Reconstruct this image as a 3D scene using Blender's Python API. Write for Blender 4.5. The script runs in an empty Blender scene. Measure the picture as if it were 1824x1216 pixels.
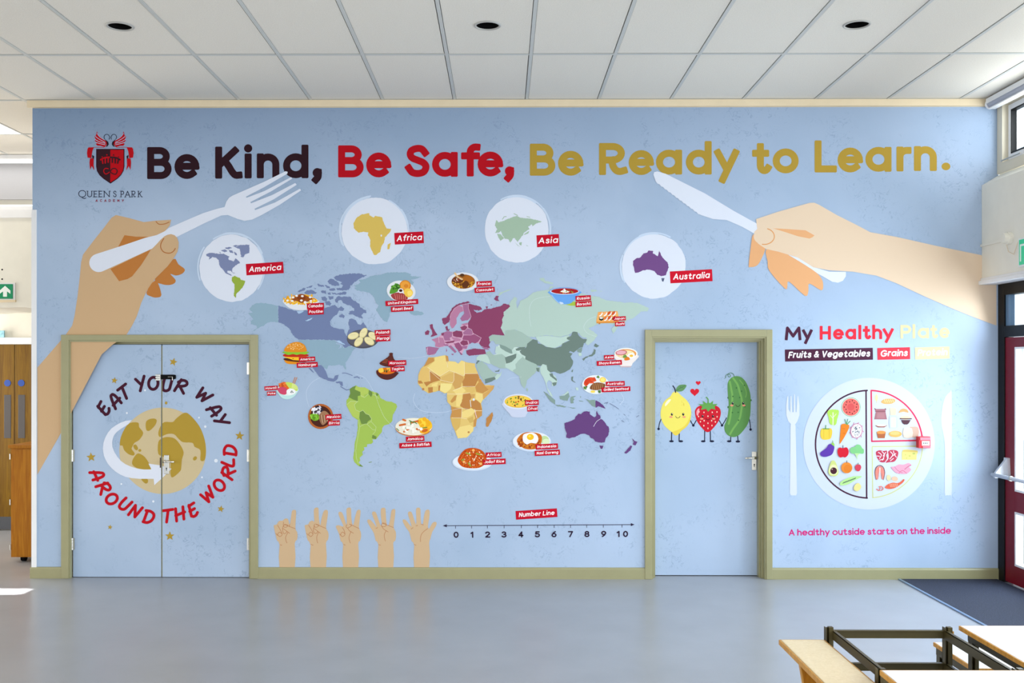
import bpy, bmesh, math, random
from math import sin, cos, pi, radians, atan2, hypot
from mathutils import Vector
from mathutils.geometry import tessellate_polygon

C = bpy.context.scene.collection
# ---------------------------------------------------------------- camera, world, lights, exposure
F_PX, YAW, CX, CY = 1756.0, 0.0061, 884.3, 650.0
CAM = (0.0, -8.22, 1.78)
cd = bpy.data.cameras.new('camera'); cam = bpy.data.objects.new('camera', cd); C.objects.link(cam)
cam.location = CAM; cam.rotation_euler = (pi/2, 0, YAW)
cd.sensor_width = 36; cd.lens = F_PX/1824*36
cd.shift_x = (912-CX)/1824; cd.shift_y = (CY-608)/1824
cd.clip_end = 200
bpy.context.scene.camera = cam

def lin(c):
    c = c/255.0
    return c/12.92 if c <= 0.04045 else ((c+0.055)/1.055)**2.4
def S(r, g, b, k=1.0):
    return (min(1, lin(r)*k), min(1, lin(g)*k), min(1, lin(b)*k), 1.0)

w = bpy.data.worlds.new('world'); bpy.context.scene.world = w; w.use_nodes = True
bg = w.node_tree.nodes['Background']; bg.inputs[0].default_value = (0.80, 0.90, 1.0, 1); bg.inputs[1].default_value = 2.2

def area(name, loc, rot, sx, sy, power, col=(1, 1, 1), spread=180):
    d = bpy.data.lights.new(name, 'AREA'); d.shape = 'RECTANGLE'; d.size = sx; d.size_y = sy
    d.energy = power; d.color = col; d.spread = radians(spread)
    o = bpy.data.objects.new(name, d); o.location = loc; o.rotation_euler = rot; C.objects.link(o); return o
# daylight arriving through the glazed doors, side windows and clerestory band, then the added fill lamps
area('door_daylight', (4.31, -1.25, 1.30), (0, radians(76), 0), 2.2, 2.2, 225, (0.80, 0.90, 1.0), 150)
area('window_daylight', (4.31, -3.4, 1.30), (0, radians(66), 0), 2.2, 2.0, 95, (0.84, 0.92, 1.0), 130)
area('far_window_daylight', (4.31, -6.5, 1.70), (0, radians(66), 0), 1.5, 4.0, 130, (0.96, 0.98, 1.0), 130)
area('clerestory_daylight', (4.24, -4.1, 3.62), (0, radians(93), 0), 0.5, 7.6, 170, (0.98, 0.99, 1.0))
area('rear_fill', (-0.5, -11.2, 1.5), (radians(72), 0, 0), 9.0, 1.9, 146, (1.0, 0.955, 0.88), 100)  # added fill lamp behind the camera, no window is built there
area('left_fill', (-6.8, -3.4, 1.4), (0, radians(-70), 0), 1.8, 5.0, 85, (1.0, 0.96, 0.90), 130)  # added warm fill from the left, stands free in the room
area('side_hall_fill', (-6.8, 1.2, 1.7), (0, radians(-90), 0), 2.6, 1.8, 140, (1.0, 0.96, 0.88))  # added lamp inside the hall to brighten it, no opening behind it
area('sun_streak_lamp', (-4.68, -0.49, 3.9), (0, 0, 0), 1.85, 0.16, 22, (1.0, 0.98, 0.95), 1.5)  # added narrow lamp under the ceiling, stands in for a sunbeam on the floor
vs = bpy.context.scene.view_settings
vs.view_transform = 'Standard'; vs.look = 'None'; vs.gamma = 1; vs.use_curve_mapping = False
vs.exposure = -0.36
# ---------------------------------------------------------------- helpers
def unproj(px, py, Y=0.0):
    """the point of the plane y=Y that the photograph shows at a pixel (used to measure the wall)"""
    u = (px-CX)/F_PX; v = (CY-py)/F_PX
    dx = -sin(YAW)+u*cos(YAW); dy = cos(YAW)+u*sin(YAW)
    t = (Y-CAM[1])/dy
    return (CAM[0]+dx*t, Y, CAM[2]+v*t)

MATS = {}
def mat(name, col, rough=0.6, metal=0.0, var=0.0, scale=8.0, bump=0.0, bscale=60.0, stretch=None, emit=0.0, spec=0.5, coat=0.0):
    if name in MATS: return MATS[name]
    m = bpy.data.materials.new(name); m.use_nodes = True; nt = m.node_tree; N = nt.nodes; L = nt.links
    p = N['Principled BSDF']
    p.inputs['Base Color'].default_value = col; p.inputs['Roughness'].default_value = rough
    p.inputs['Metallic'].default_value = metal; p.inputs['Specular IOR Level'].default_value = spec
    p.inputs['Coat Weight'].default_value = coat
    geo = N.new('ShaderNodeNewGeometry'); mp = N.new('ShaderNodeMapping'); L.new(geo.outputs['Position'], mp.inputs[0])
    if stretch: mp.inputs['Scale'].default_value = stretch
    if var:
        n = N.new('ShaderNodeTexNoise'); n.inputs['Scale'].default_value = scale; n.inputs['Detail'].default_value = 5
        L.new(mp.outputs[0], n.inputs[0])
        r = N.new('ShaderNodeMapRange'); r.inputs[1].default_value = 0.3; r.inputs[2].default_value = 0.7
        r.inputs[3].default_value = 1-var; r.inputs[4].default_value = 1+var
        L.new(n.outputs[0], r.inputs[0])
        mx = N.new('ShaderNodeVectorMath'); mx.operation = 'SCALE'; mx.inputs[0].default_value = col[:3]
        L.new(r.outputs[0], mx.inputs['Scale']); L.new(mx.outputs[0], p.inputs['Base Color'])
    if bump:
        n2 = N.new('ShaderNodeTexNoise'); n2.inputs['Scale'].default_value = bscale; n2.inputs['Detail'].default_value = 4
        L.new(mp.outputs[0], n2.inputs[0])
        b = N.new('ShaderNodeBump'); b.inputs['Strength'].default_value = bump; b.inputs['Distance'].default_value = 0.004
        L.new(n2.outputs[0], b.inputs['Height']); L.new(b.outputs[0], p.inputs['Normal'])
    if emit:
        p.inputs['Emission Color'].default_value = col; p.inputs['Emission Strength'].default_value = emit
    MATS[name] = m; return m

def link(o, parent=None, label=None, cat=None, group=None, kind=None):
    if o.name not in C.objects: C.objects.link(o)
    if parent is not None: o.parent = parent
    if label: o['label'] = label
    if cat: o['category'] = cat
    if group: o['group'] = group
    if kind: o['kind'] = kind
    return o
def empty(name, loc=(0, 0, 0), rz=0, **k):
    o = bpy.data.objects.new(name, None); o.location = loc; o.rotation_euler = (0, 0, rz); o.empty_display_size = 0.1
    return link(o, **k)
class MB:
    """collects boxes, prisms and tubes into ONE mesh object"""
    def __init__(s): s.bm = bmesh.new()
    def box(s, x0, x1, y0, y1, z0, z1, bev=0.0):
        b = s.bm if not bev else bmesh.new()
        vs_ = [b.verts.new((x, y, z)) for x in (x0, x1) for y in (y0, y1) for z in (z0, z1)]
        for f in ((0, 1, 3, 2), (4, 6, 7, 5), (0, 4, 5, 1), (2, 3, 7, 6), (0, 2, 6, 4), (1, 5, 7, 3)):
            b.faces.new([vs_[i] for i in f])
        if bev:
            bmesh.ops.bevel(b, geom=b.edges[:], offset=bev, segments=2, affect='EDGES', profile=0.6)
            me = bpy.data.meshes.new('t'); b.to_mesh(me); b.free(); s.bm.from_mesh(me); bpy.data.meshes.remove(me)
        return s
    def prism(s, pts, axis, a, b_):
        """extrude a 2-D polygon (list of pairs) along axis from a to b"""
        def P(p, t):
            return {'x': (t, p[0], p[1]), 'y': (p[0], t, p[1]), 'z': (p[0], p[1], t)}[axis]
        A = [s.bm.verts.new(P(p, a)) for p in pts]; B = [s.bm.verts.new(P(p, b_)) for p in pts]
        n = len(pts)
        for i in range(n): s.bm.faces.new((A[i], A[(i+1) % n], B[(i+1) % n], B[i]))
        s.bm.faces.new(A[::-1]); s.bm.faces.new(B)
        return s
    def tube(s, pts, r, n=10, closed=False):
        rings = []; m = len(pts); P = [Vector(p) for p in pts]
        for i, p in enumerate(P):
            if closed: t = P[(i+1) % m]-P[i-1]
            else: t = P[min(i+1, m-1)]-P[max(i-1, 0)]
            t.normalize(); up = Vector((0, 0, 1)) if abs(t.z) < 0.9 else Vector((1, 0, 0))
            a = t.cross(up).normalized(); b = t.cross(a)
            rings.append([s.bm.verts.new(p+(a*cos(2*pi*k/n)+b*sin(2*pi*k/n))*r) for k in range(n)])
        for i in range(m if closed else m-1):
            A, B = rings[i], rings[(i+1) % m]
            for k in range(n): s.bm.faces.new((A[k], A[(k+1) % n], B[(k+1) % n], B[k]))
        if not closed: s.bm.faces.new(rings[0][::-1]); s.bm.faces.new(rings[-1])
        return s
    def build(s, name, m, parent=None, smooth=False, **k):
        bmesh.ops.recalc_face_normals(s.bm, faces=s.bm.faces[:])
        me = bpy.data.meshes.new(name); s.bm.to_mesh(me); s.bm.free(); me.materials.append(m)
        if smooth:
            for p in me.polygons: p.use_smooth = True
        o = bpy.data.objects.new(name, me); return link(o, parent, **k)

# ---- materials
K = 1.1; KP = 1.02
def mural_mat():
    m = bpy.data.materials.new('mural_blue'); m.use_nodes = True; nt = m.node_tree; N = nt.nodes; L = nt.links
    p = N['Principled BSDF']; p.inputs['Roughness'].default_value = 0.62; p.inputs['Specular IOR Level'].default_value = 0.12
    geo = N.new('ShaderNodeNewGeometry'); pos = geo.outputs['Position']
    def noise(scale, detail, dist=0.0, off=0.0):
        mp = N.new('ShaderNodeMapping'); mp.inputs['Location'].default_value = (off, off*1.7, off*.6)
        L.new(pos, mp.inputs[0]); n = N.new('ShaderNodeTexNoise'); n.inputs['Scale'].default_value = scale
        n.inputs['Detail'].default_value = detail; n.inputs['Distortion'].default_value = dist
        L.new(mp.outputs[0], n.inputs[0]); return n.outputs[0]
    def rng(x, a, b, c, d):
        r = N.new('ShaderNodeMapRange'); r.inputs[1].default_value = a; r.inputs[2].default_value = b
        r.inputs[3].default_value = c; r.inputs[4].default_value = d; L.new(x, r.inputs[0]); return r.outputs[0]
    def mth(op, a, b=None):
        q = N.new('ShaderNodeMath'); q.operation = op
        for i, v in enumerate((a, b)):
            if v is None: continue
            if isinstance(v, float): q.inputs[i].default_value = v
            else: L.new(v, q.inputs[i])
        return q.outputs[0]
    # fine scratches and flecks, gathered in patches, as the plaster print shows them
    s1 = mth('ABSOLUTE', mth('SUBTRACT', noise(11, 6, 2.2, 3.1), 0.5))
    line = rng(s1, 0.008, 0.032, 1.0, 0.0)
    brk = rng(noise(13, 3, 0.5, 9.0), 0.50, 0.56, 0.0, 1.0)
    patch = rng(noise(1.7, 4, 0.8, 5.0), 0.46, 0.58, 0.0, 1.0)
    fleck = rng(noise(48, 2, 0.3, 1.0), 0.66, 0.72, 0.0, 1.0)
    amt = mth('MINIMUM', mth('ADD', mth('MULTIPLY', mth('MULTIPLY', line, brk), mth('ADD', mth('MULTIPLY', patch, 0.85), 0.05)),
              mth('MULTIPLY', fleck, mth('ADD', mth('MULTIPLY', patch, 0.35), 0.03))), 1.0)
    amt = mth('MULTIPLY', amt, 0.55)
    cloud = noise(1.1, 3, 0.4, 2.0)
    mx0 = N.new('ShaderNodeMix'); mx0.data_type = 'RGBA'
    L.new(rng(cloud, 0.35, 0.65, 0.0, 1.0), mx0.inputs[0])
    mx0.inputs[6].default_value = S(168, 188, 214, K*.84); mx0.inputs[7].default_value = S(180, 198, 223, K*.84)
    mx = N.new('ShaderNodeMix'); mx.data_type = 'RGBA'; L.new(amt, mx.inputs[0]); L.new(mx0.outputs[2], mx.inputs[6])
    mx.inputs[7].default_value = S(128, 148, 178, K*.9); 
    # base colour mixes to a darker blue towards the top, more at left, unevenly
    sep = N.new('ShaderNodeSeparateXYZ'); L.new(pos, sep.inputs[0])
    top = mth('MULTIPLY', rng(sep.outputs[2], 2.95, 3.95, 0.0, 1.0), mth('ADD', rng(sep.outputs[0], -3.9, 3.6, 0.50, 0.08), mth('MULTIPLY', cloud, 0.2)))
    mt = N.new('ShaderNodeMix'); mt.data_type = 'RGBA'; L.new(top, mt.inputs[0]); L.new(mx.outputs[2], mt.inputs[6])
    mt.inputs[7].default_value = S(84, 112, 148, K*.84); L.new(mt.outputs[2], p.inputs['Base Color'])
    return m
def print_mat():
    m = bpy.data.materials.new('vinyl_print'); m.use_nodes = True; nt = m.node_tree; N = nt.nodes
    a = N.new('ShaderNodeAttribute'); a.attribute_name = 'print_color'
    p = N['Principled BSDF']; p.inputs['Roughness'].default_value = 0.62; p.inputs['Specular IOR Level'].default_value = 0.12
    nt.links.new(a.outputs['Color'], p.inputs['Base Color']); return m
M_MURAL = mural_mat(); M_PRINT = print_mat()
M_OLIVE = mat('olive_gloss_paint', S(146, 142, 106, K), 0.35, var=0.03)
M_CREAM = mat('cream_paint', S(226, 208, 176), 0.6, var=0.03)
M_CREAM2 = mat('pale_cream_paint', S(232, 228, 216), 0.6, var=0.02)
M_WHITE = mat('white_paint', S(232, 232, 234), 0.5, var=0.02)
M_TILE = mat('mineral_tile', S(226, 220, 209), 0.9, var=0.05, scale=130, bump=0.5, bscale=220)
M_TEE = mat('tee_metal', S(196, 197, 193), 0.5)
M_BLACK = mat('black_void', S(6, 6, 7), 0.6, spec=0.1)
M_STEEL = mat('brushed_steel', S(190, 188, 182), 0.3, 1.0, var=0.05, scale=40)
M_DARKMETAL = mat('olive_black_metal', S(74, 66, 38), 0.4, 0.0, spec=0.3, var=0.08, scale=12)
M_FRAMEBLK = mat('black_aluminium', S(9, 9, 11), 0.4, spec=0.2)
M_RED = mat('maroon_paint', S(116, 4, 28), 0.4, var=0.03, spec=0.25)
M_LAM = mat('white_laminate', S(238, 236, 232), 0.28, var=0.01)

# ---------------------------------------------------------------- flat print (vector shapes on the wall plane)
def crm(pts, n=5, closed=True):
    out = []; m = len(pts)
    rng_ = range(m) if closed else range(m-1)
    for i in rng_:
        if closed: p0, p1, p2, p3 = pts[i-1], pts[i], pts[(i+1) % m], pts[(i+2) % m]
        else: p0, p1, p2, p3 = pts[max(i-1, 0)], pts[i], pts[i+1], pts[min(i+2, m-1)]
        for k in range(n):
            t = k/n; t2 = t*t; t3 = t2*t
            out.append(tuple(0.5*((2*p1[j])+(-p0[j]+p2[j])*t+(2*p0[j]-5*p1[j]+4*p2[j]-p3[j])*t2+(-p0[j]+3*p1[j]-3*p2[j]+p3[j])*t3) for j in (0, 1)))
    if not closed: out.append(pts[-1])
    return out
def pp(s):
    return [tuple(float(v) for v in q.split(',')) for q in s.split()] if isinstance(s, str) else list(s)
def clip_poly(P, rect):
    x0, y0, x1, y1 = rect
    for ax, lim, sg in ((0, x0, 1), (0, x1, -1), (1, y0, 1), (1, y1, -1)):
        Q = []
        for i in range(len(P)):
            a, b = P[i-1], P[i]; ia = (a[ax]-lim)*sg >= 0; ib = (b[ax]-lim)*sg >= 0
            if ia != ib:
                t = (lim-a[ax])/(b[ax]-a[ax]); Q.append((a[0]+(b[0]-a[0])*t, a[1]+(b[1]-a[1])*t))
            if ib: Q.append(b)
        P = Q
        if len(P) < 3: return []
    return P
class Art:
    def __init__(s, Y=-0.003, base=0, clip=None, k=KP):
        s.Y = Y; s.L = base; s.clip = clip; s.v = []; s.f = []; s.c = []; s.t = (0, 0, 1); s.k = k
        s.R = random.Random(7); s.hold = False
    def T(s, x0, y0, sc): s.t = (x0, y0, sc); return s
    def px(s, p): return (s.t[0]+p[0]/s.t[2], s.t[1]+p[1]/s.t[2])
    def up(s):
        s.L += 0.08 if s.hold else 1
    def emit(s, P, col, dl=0.0):
        if s.clip:
            P = clip_poly(P, s.clip)
            if not P: return
        A = sum(P[i-1][0]*P[i][1]-P[i][0]*P[i-1][1] for i in range(len(P)))
        if abs(A) < 1e-6: return
        if A > 0: P = P[::-1]
        i0 = len(s.v); Y = s.Y-(s.L+dl)*0.00008
        s.v += [unproj(x, y, Y) for x, y in P]; s.f.append(list(range(i0, i0+len(P)))); s.c.append(col)
    def poly(s, pts, col, smooth=0, rough=0.0, raw=False):
        P = pp(pts)
        if smooth: P = crm(P, smooth)
        P = [s.px(p) for p in P]
        if rough:
            Q = []
            for i in range(len(P)):
                a, b = P[i], P[(i+1) % len(P)]; d = hypot(b[0]-a[0], b[1]-a[1]); n = max(1, int(d/1.8))
                for j in range(n):
                    t = j/n; q = rough*1.7*(0.35 if j == 0 else 1)
                    Q.append((a[0]+(b[0]-a[0])*t+s.R.uniform(-q, q), a[1]+(b[1]-a[1])*t+s.R.uniform(-q, q)))
            P = Q
        s.up(); s.tri(P, S(*col, s.k)); return s
    def tri(s, P, c):
        V = [Vector((x, y, 0)) for x, y in P]
        for t in tessellate_polygon([V]): s.emit([P[i] for i in t], c)
    def ell(s, cx, cy, rx, ry, col, rot=0, a0=0, a1=360, n=28):
        r = radians(rot); full = abs(a1-a0) >= 360
        A = [radians(a0+(a1-a0)*i/n) for i in range(n if full else n+1)]
        P = [(cx+rx*cos(a)*cos(r)-ry*sin(a)*sin(r), cy+rx*cos(a)*sin(r)+ry*sin(a)*cos(r)) for a in A]
        s.up(); s.emit([s.px(p) for p in P], S(*col, s.k)); return s
    def stroke(s, pts, wd, col, cap=1.0, smooth=0, closed=False, raw=False):
        """wd is in crop units of the current transform"""
        P = pp(pts)
        if smooth: P = crm(P, smooth, closed)
        P = [s.px(p) for p in P]; s.up(); s.ribbon(P, wd/s.t[2]/2, S(*col, s.k), cap, closed); return s
    def ribbon(s, P, h, c, cap=1.0, closed=False):
        Q = [P[0]]
        for p in P[1:]:
            if hypot(p[0]-Q[-1][0], p[1]-Q[-1][1]) > 1e-4: Q.append(p)
        if closed and hypot(Q[0][0]-Q[-1][0], Q[0][1]-Q[-1][1]) < 1e-4: Q.pop()
        P = Q; n = len(P)
        if n < 2: s.emit([(P[0][0]+h*cos(a*pi/6), P[0][1]+h*sin(a*pi/6)) for a in range(12)], c); return
        seg = [(P[(i+1) % n][0]-P[i][0], P[(i+1) % n][1]-P[i][1]) for i in range(n if closed else n-1)]
        seg = [(x/hypot(x, y), y/hypot(x, y)) for x, y in seg]
        def off(i):   # left/right points at vertex i, or None at a sharp corner
            if closed: a, b = seg[i-1], seg[i % n]
            elif i == 0: a = b = seg[0]
            elif i == n-1: a = b = seg[-1]
            else: a, b = seg[i-1], seg[i]
            d = a[0]*b[0]+a[1]*b[1]
            if d < 0.6: return None
            m = (a[0]+b[0], a[1]+b[1]); l = hypot(*m); m = (m[0]/l, m[1]/l); k = h/max(0.5, (m[0]*b[0]+m[1]*b[1]))
            return ((P[i][0]-m[1]*k, P[i][1]+m[0]*k), (P[i][0]+m[1]*k, P[i][1]-m[0]*k))
        def sq(i, sg): return ((P[i][0]-sg[1]*h, P[i][1]+sg[0]*h), (P[i][0]+sg[1]*h, P[i][1]-sg[0]*h))
        O = [off(i) for i in range(n)]
        for i in range(len(seg)):
            j = (i+1) % n
            a = O[i] or sq(i, seg[i]); b = O[j] or sq(j, seg[i])
            s.emit([a[0], b[0], b[1], a[1]], c, 0.0 if i % 2 else 0.1)
        for i in range(n):
            if O[i] is None: s.emit([(P[i][0]+h*cos(a*pi/8), P[i][1]+h*sin(a*pi/8)) for a in range(16)], c, 0.2)
        if not closed:
            for i, d in ((0, (-seg[0][0], -seg[0][1])), (n-1, seg[-1])):
                x, y = P[i]; nx, ny = -d[1], d[0]; r = h*cap; q = h-r; L_ = []
                L_.append((x+nx*h, y+ny*h))
                for k in range(7):
                    a = pi/2*k/6; u = q+r*sin(a); v = q+r*cos(a); L_.append((x+d[0]*u+nx*v, y+d[1]*u+ny*v))
                for k in range(7):
                    a = pi/2*(1-k/6); u = q+r*sin(a); v = q+r*cos(a); L_.append((x+d[0]*u-nx*v, y+d[1]*u-ny*v))
                L_.append((x-nx*h, y-ny*h)); s.emit(L_, c, 0.3+0.08*(i > 0))
    def bits(s, cx, cy, rx, ry, n, sz, cols, seed=1, asp=1.0):
        R = random.Random(seed); hd = s.hold; s.up(); s.hold = True
        for i in range(n):
            a = R.uniform(0, 2*pi); q = R.random()**.5; s.L += 0.05
            x = cx+rx*q*cos(a); y = cy+ry*q*sin(a); z = sz*R.uniform(.7, 1.3)
            s.ell(x, y, z*asp, z, R.choice(cols), R.uniform(0, 180) if asp != 1 else 0, n=8)
        s.hold = hd; return s
    def build(s, name, parent, **k):
        me = bpy.data.meshes.new(name); me.from_pydata(s.v, [], s.f); me.update()
        at = me.color_attributes.new('print_color', 'FLOAT_COLOR', 'CORNER'); data = []
        for f, c in zip(me.polygons, s.c): data += list(c)*f.loop_total
        at.data.foreach_set('color', data); me.materials.append(M_PRINT)
        return link(bpy.data.objects.new(name, me), parent, **k)

# ---- stroke lettering: skeletons in cap-height units, y up
X = 0.714
def arc(cx, cy, rx, ry, a0, a1, n=14):
    return [(cx+rx*cos(radians(a0+(a1-a0)*i/n)), cy+ry*sin(radians(a0+(a1-a0)*i/n))) for i in range(n+1)]
def ov(cx, cy, rx, ry): return ('o', arc(cx, cy, rx, ry, 0, 360, 28)[:-1])
def sm(*p): return crm(list(p), 5, False)
G = {
 'A': [[(0, 0), (.4, 1), (.8, 0)], [(.17, .32), (.63, .32)]],
 'B': [[(0, 0), (0, 1)], [(0, 1)]+arc(.33, .765, .24, .235, 90, -90)+[(0, .53)], [(0, .53)]+arc(.37, .265, .265, .265, 90, -90)+[(0, 0)]],
 'C': [arc(.5, .5, .5, .5, 48, 312, 22)], 'D': [[(0, 0), (0, 1)], [(0, 1)]+arc(.3, .5, .45, .5, 90, -90, 18)+[(0, 0)]],
 'E': [[(0, 0), (0, 1)], [(0, 1), (.54, 1)], [(0, .52), (.48, .52)], [(0, 0), (.55, 0)]],
 'F': [[(0, 0), (0, 1)], [(0, 1), (.52, 1)], [(0, .5), (.45, .5)]],
 'G': [arc(.5, .5, .5, .5, 48, 355, 24), [(.98, .46), (.58, .46)]],
 'H': [[(0, 0), (0, 1)], [(.64, 0), (.64, 1)], [(0, .5), (.64, .5)]], 'I': [[(0, 0), (0, 1)]],
 'J': [[(.42, 1)]+arc(.21, .24, .21, .24, 0, -165)],
 'K': [[(0, 0), (0, 1)], [(.06, .44), (.56, .98)], sm((.2, .6), (.36, .33), (.47, .12), (.58, 0), (.70, 0))],
 'L': [[(0, 1), (0, 0)], [(0, 0), (.56, 0)]], 'M': [[(0, 0), (.07, 1), (.44, .25), (.81, 1), (.88, 0)]],
 'N': [[(0, 0), (0, 1), (.62, 0), (.62, 1)]], 'O': [ov(.5, .5, .5, .5)],
 'P': [[(0, 0), (0, 1)], [(0, 1)]+arc(.32, .72, .28, .28, 90, -90)+[(0, .44)]],
 'Q': [ov(.5, .5, .5, .5), sm((.45, -.02), (.6, -.16), (.85, -.2), (1.0, -.14))],
 'R': [[(0, 0), (0, 1)], [(0, 1)]+arc(.33, .73, .28, .27, 90, -90)+[(0, .46)], sm((.30, .46), (.34, .22), (.44, .05), (.56, 0), (.70, .04))],
 'S': [sm((.58, .83), (.46, .98), (.28, 1.0), (.10, .92), (.05, .76), (.13, .62), (.32, .53), (.52, .43), (.61, .27), (.53, .07), (.32, 0), (.12, .05), (.0, .22))],
 'T': [[(.3, 0), (.3, 1)], [(0, 1), (.6, 1)]], 'U': [[(0, 1)]+arc(.3, .3, .3, .3, 180, 360)+[(.6, 1)]],
 'V': [[(0, 1), (.36, 0), (.72, 1)]], 'W': [[(0, 1), (.25, 0), (.5, .8), (.75, 0), (1, 1)]], 'X': [[(0, 0), (.6, 1)], [(.6, 0), (0, 1)]],
 'Y': [[(0, 1), (.32, .45)], [(.64, 1), (.22, -.02)]], 'Z': [[(0, 1), (.6, 1), (0, 0), (.6, 0)]],
 'a': [ov(.34, X/2, .34, X/2), [(.68, 0), (.68, X)]], 'b': [ov(.34, X/2, .34, X/2), [(0, 0), (0, 1.06)]],
 'c': [arc(.34, X/2, .34, X/2, 45, 315, 18)], 'd': [ov(.34, X/2, .34, X/2), [(.68, 0), (.68, 1.06)]],
 'e': [[(.02, X/2+.01), (.695, X/2+.01)], arc(.35, X/2, .35, X/2, 2, 311, 24)],
 'f': [[(.2, 0), (.2, .80)]+arc(.40, .83, .20, .21, 180, 78, 8), [(0, X-.03), (.42, X-.03)]],
 'g': [ov(.34, X/2, .34, X/2), [(.68, X)]+arc(.36, -.06, .32, .26, 0, -150)],
 'h': [[(0, 0), (0, 1.06)], [(0, .38)]+arc(.28, .41, .28, .30, 180, 0)+[(.56, 0)]], 'i': [[(0, 0), (0, X)], [(0, 1.06)]],
 'j': [[(.15, X), (.15, -.1), (0, -.28)], [(.15, 1.0)]], 'k': [[(0, 0), (0, 1.06)], [(.46, X), (.04, .28), (.5, 0)]],
 'l': [[(0, 0), (0, 1.06)]], 'm': [[(0, 0), (0, X)], [(0, .42)]+arc(.22, .46, .22, .25, 180, 0)+[(.44, 0)], [(.44, .42)]+arc(.66, .46, .22, .25, 180, 0)+[(.88, 0)]],
 'n': [[(0, 0), (0, X)], [(0, .38)]+arc(.28, .41, .28, .30, 180, 0)+[(.56, 0)]], 'o': [ov(.36, X/2, .36, X/2)],
 'p': [ov(.34, X/2, .34, X/2), [(0, X), (0, -.34)]], 'q': [ov(.34, X/2, .34, X/2), [(.68, X), (.68, -.34)]],
 'r': [[(0, 0), (0, X)], [(0, .42)]+arc(.26, .44, .26, .26, 180, 90, 8)+[(.30, .70)]],
 's': [sm((.44, .57), (.34, .69), (.18, X), (.05, .62), (.07, .47), (.24, .38), (.42, .29), (.46, .14), (.34, .01), (.16, 0), (0, .12))],
 't': [[(.2, .95), (.2, .22)]+arc(.37, .2, .17, .21, 180, 330, 8), [(0, X-.03), (.42, X-.03)]],
 'u': [[(0, X)]+arc(.28, .29, .28, .29, 180, 360)+[(.56, X)], [(.56, .3), (.56, 0)]],
 'v': [[(0, X), (.28, 0), (.56, X)]], 'w': [[(0, X), (.2, 0), (.4, .55), (.6, 0), (.8, X)]], 'x': [[(0, 0), (.5, X)], [(.5, 0), (0, X)]],
 'y': [[(0, X), (.31, .06)], [(.62, X), (.17, -.36)]], 'z': [[(0, X), (.5, X), (0, 0), (.5, 0)]],
 '.': [[(0, .02)]], ',': [[(.06, .06)], sm((.10, .08), (.09, -.10), (0, -.22))], ':': [[(0, .08)], [(0, .6)]], "'": [[(0, 1), (0, .8)]],
 '&': [sm((.72, 0), (.4, .4), (.18, .72), (.24, .95), (.42, .95), (.46, .76), (.2, .5), (.02, .25), (.14, .03), (.4, .02), (.62, .22), (.7, .42))],
 '0': [ov(.32, .5, .32, .5)], '1': [[(0, .78), (.26, 1), (.26, 0)]], '2': [arc(.3, .72, .3, .28, 160, -35, 12)+[(0, 0), (.62, 0)]],
 '3': [arc(.28, .76, .26, .24, 150, -80, 12), arc(.28, .27, .31, .27, 85, -150, 14)], '4': [[(.5, 0), (.5, 1), (0, .27), (.7, .27)]],
 '5': [[(.55, 1), (.1, 1), (.06, .56)]+arc(.29, .32, .31, .32, 125, -150, 14)], '6': [ov(.31, .31, .31, .31), sm((.5, 1), (.2, .75), (0, .33))],
 '7': [[(0, 1), (.6, 1), (.2, 0)]], '8': [ov(.3, .76, .25, .24), ov(.3, .265, .3, .265)], '9': [ov(.31, .69, .31, .31), sm((.12, 0), (.42, .25), (.62, .67))],
}
def gb(ch):
    xs = [p[0] for st in G[ch] for p in (st[1] if st[0] == 'o' else st)]
    return min(xs), max(xs)
def draw_glyph(a, ch, f, h, c, cap):
    L0 = a.L
    for st in G[ch]:
        closed = st[0] == 'o'; P = st[1] if closed else st
        Q = [f(p) for p in P]
        if len(Q) == 1: 
            r = h*(1.18 if ch in 'ij:' else 1.35); a.emit([(Q[0][0]+r*cos(k*pi/8), Q[0][1]+r*sin(k*pi/8)) for k in range(16)], c, 0.25)
        else: a.ribbon(Q, h, c, cap, closed)
        a.L += 0.5
    a.L = L0
def fit(a, ch, x0, x1, base, caph, th, col, cap=0.35):
    """one letter whose inked box spans x0..x1 (pixels), baseline and cap height inked"""
    h = th/2; g0, g1 = gb(ch); sc = caph-th
    kx = (x1-x0-th)/(g1-g0) if g1-g0 > 0.12 else sc
    draw_glyph(a, ch, lambda p: (x0+h+(p[0]-g0)*kx if g1-g0 > 0.12 else (x0+x1)/2+(p[0]-(g0+g1)/2)*sc, base-h-p[1]*sc), h, S(*col, a.k), cap)
def text(a, s_, org, U, V, width, caph, th, col, slant=0.0, cap=1.0, gap=0.30, wob=0.0, space=.42, cb=None):
    """line of lettering: org = left end of the baseline, U/V = unit vectors along and up, fitted to width"""
    R = random.Random(len(s_)*7+ord(s_[0])); x = 0.0; items = []
    for ch in s_:
        if ch == ' ': x += space; items.append((None, 0)); continue
        g0, g1 = gb(ch); items.append((ch, x-g0)); x += (g1-g0)+gap
    x -= gap; h = th/2; ky = caph-th; kx = (width-th)/max(x, .01)
    for ch, ox in items:
        if ch is None:
            if cb: a = cb(a)
            continue
        dy = R.uniform(-wob, wob)
        def f(p):
            X_ = h+(ox+p[0])*kx+slant*p[1]*ky; Y_ = h+(p[1]+dy)*ky
            return (org[0]+U[0]*X_+V[0]*Y_, org[1]+U[1]*X_+V[1]*Y_)
        draw_glyph(a, ch, f, h, S(*col, a.k), cap)
    a.L += 2
    return a
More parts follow.
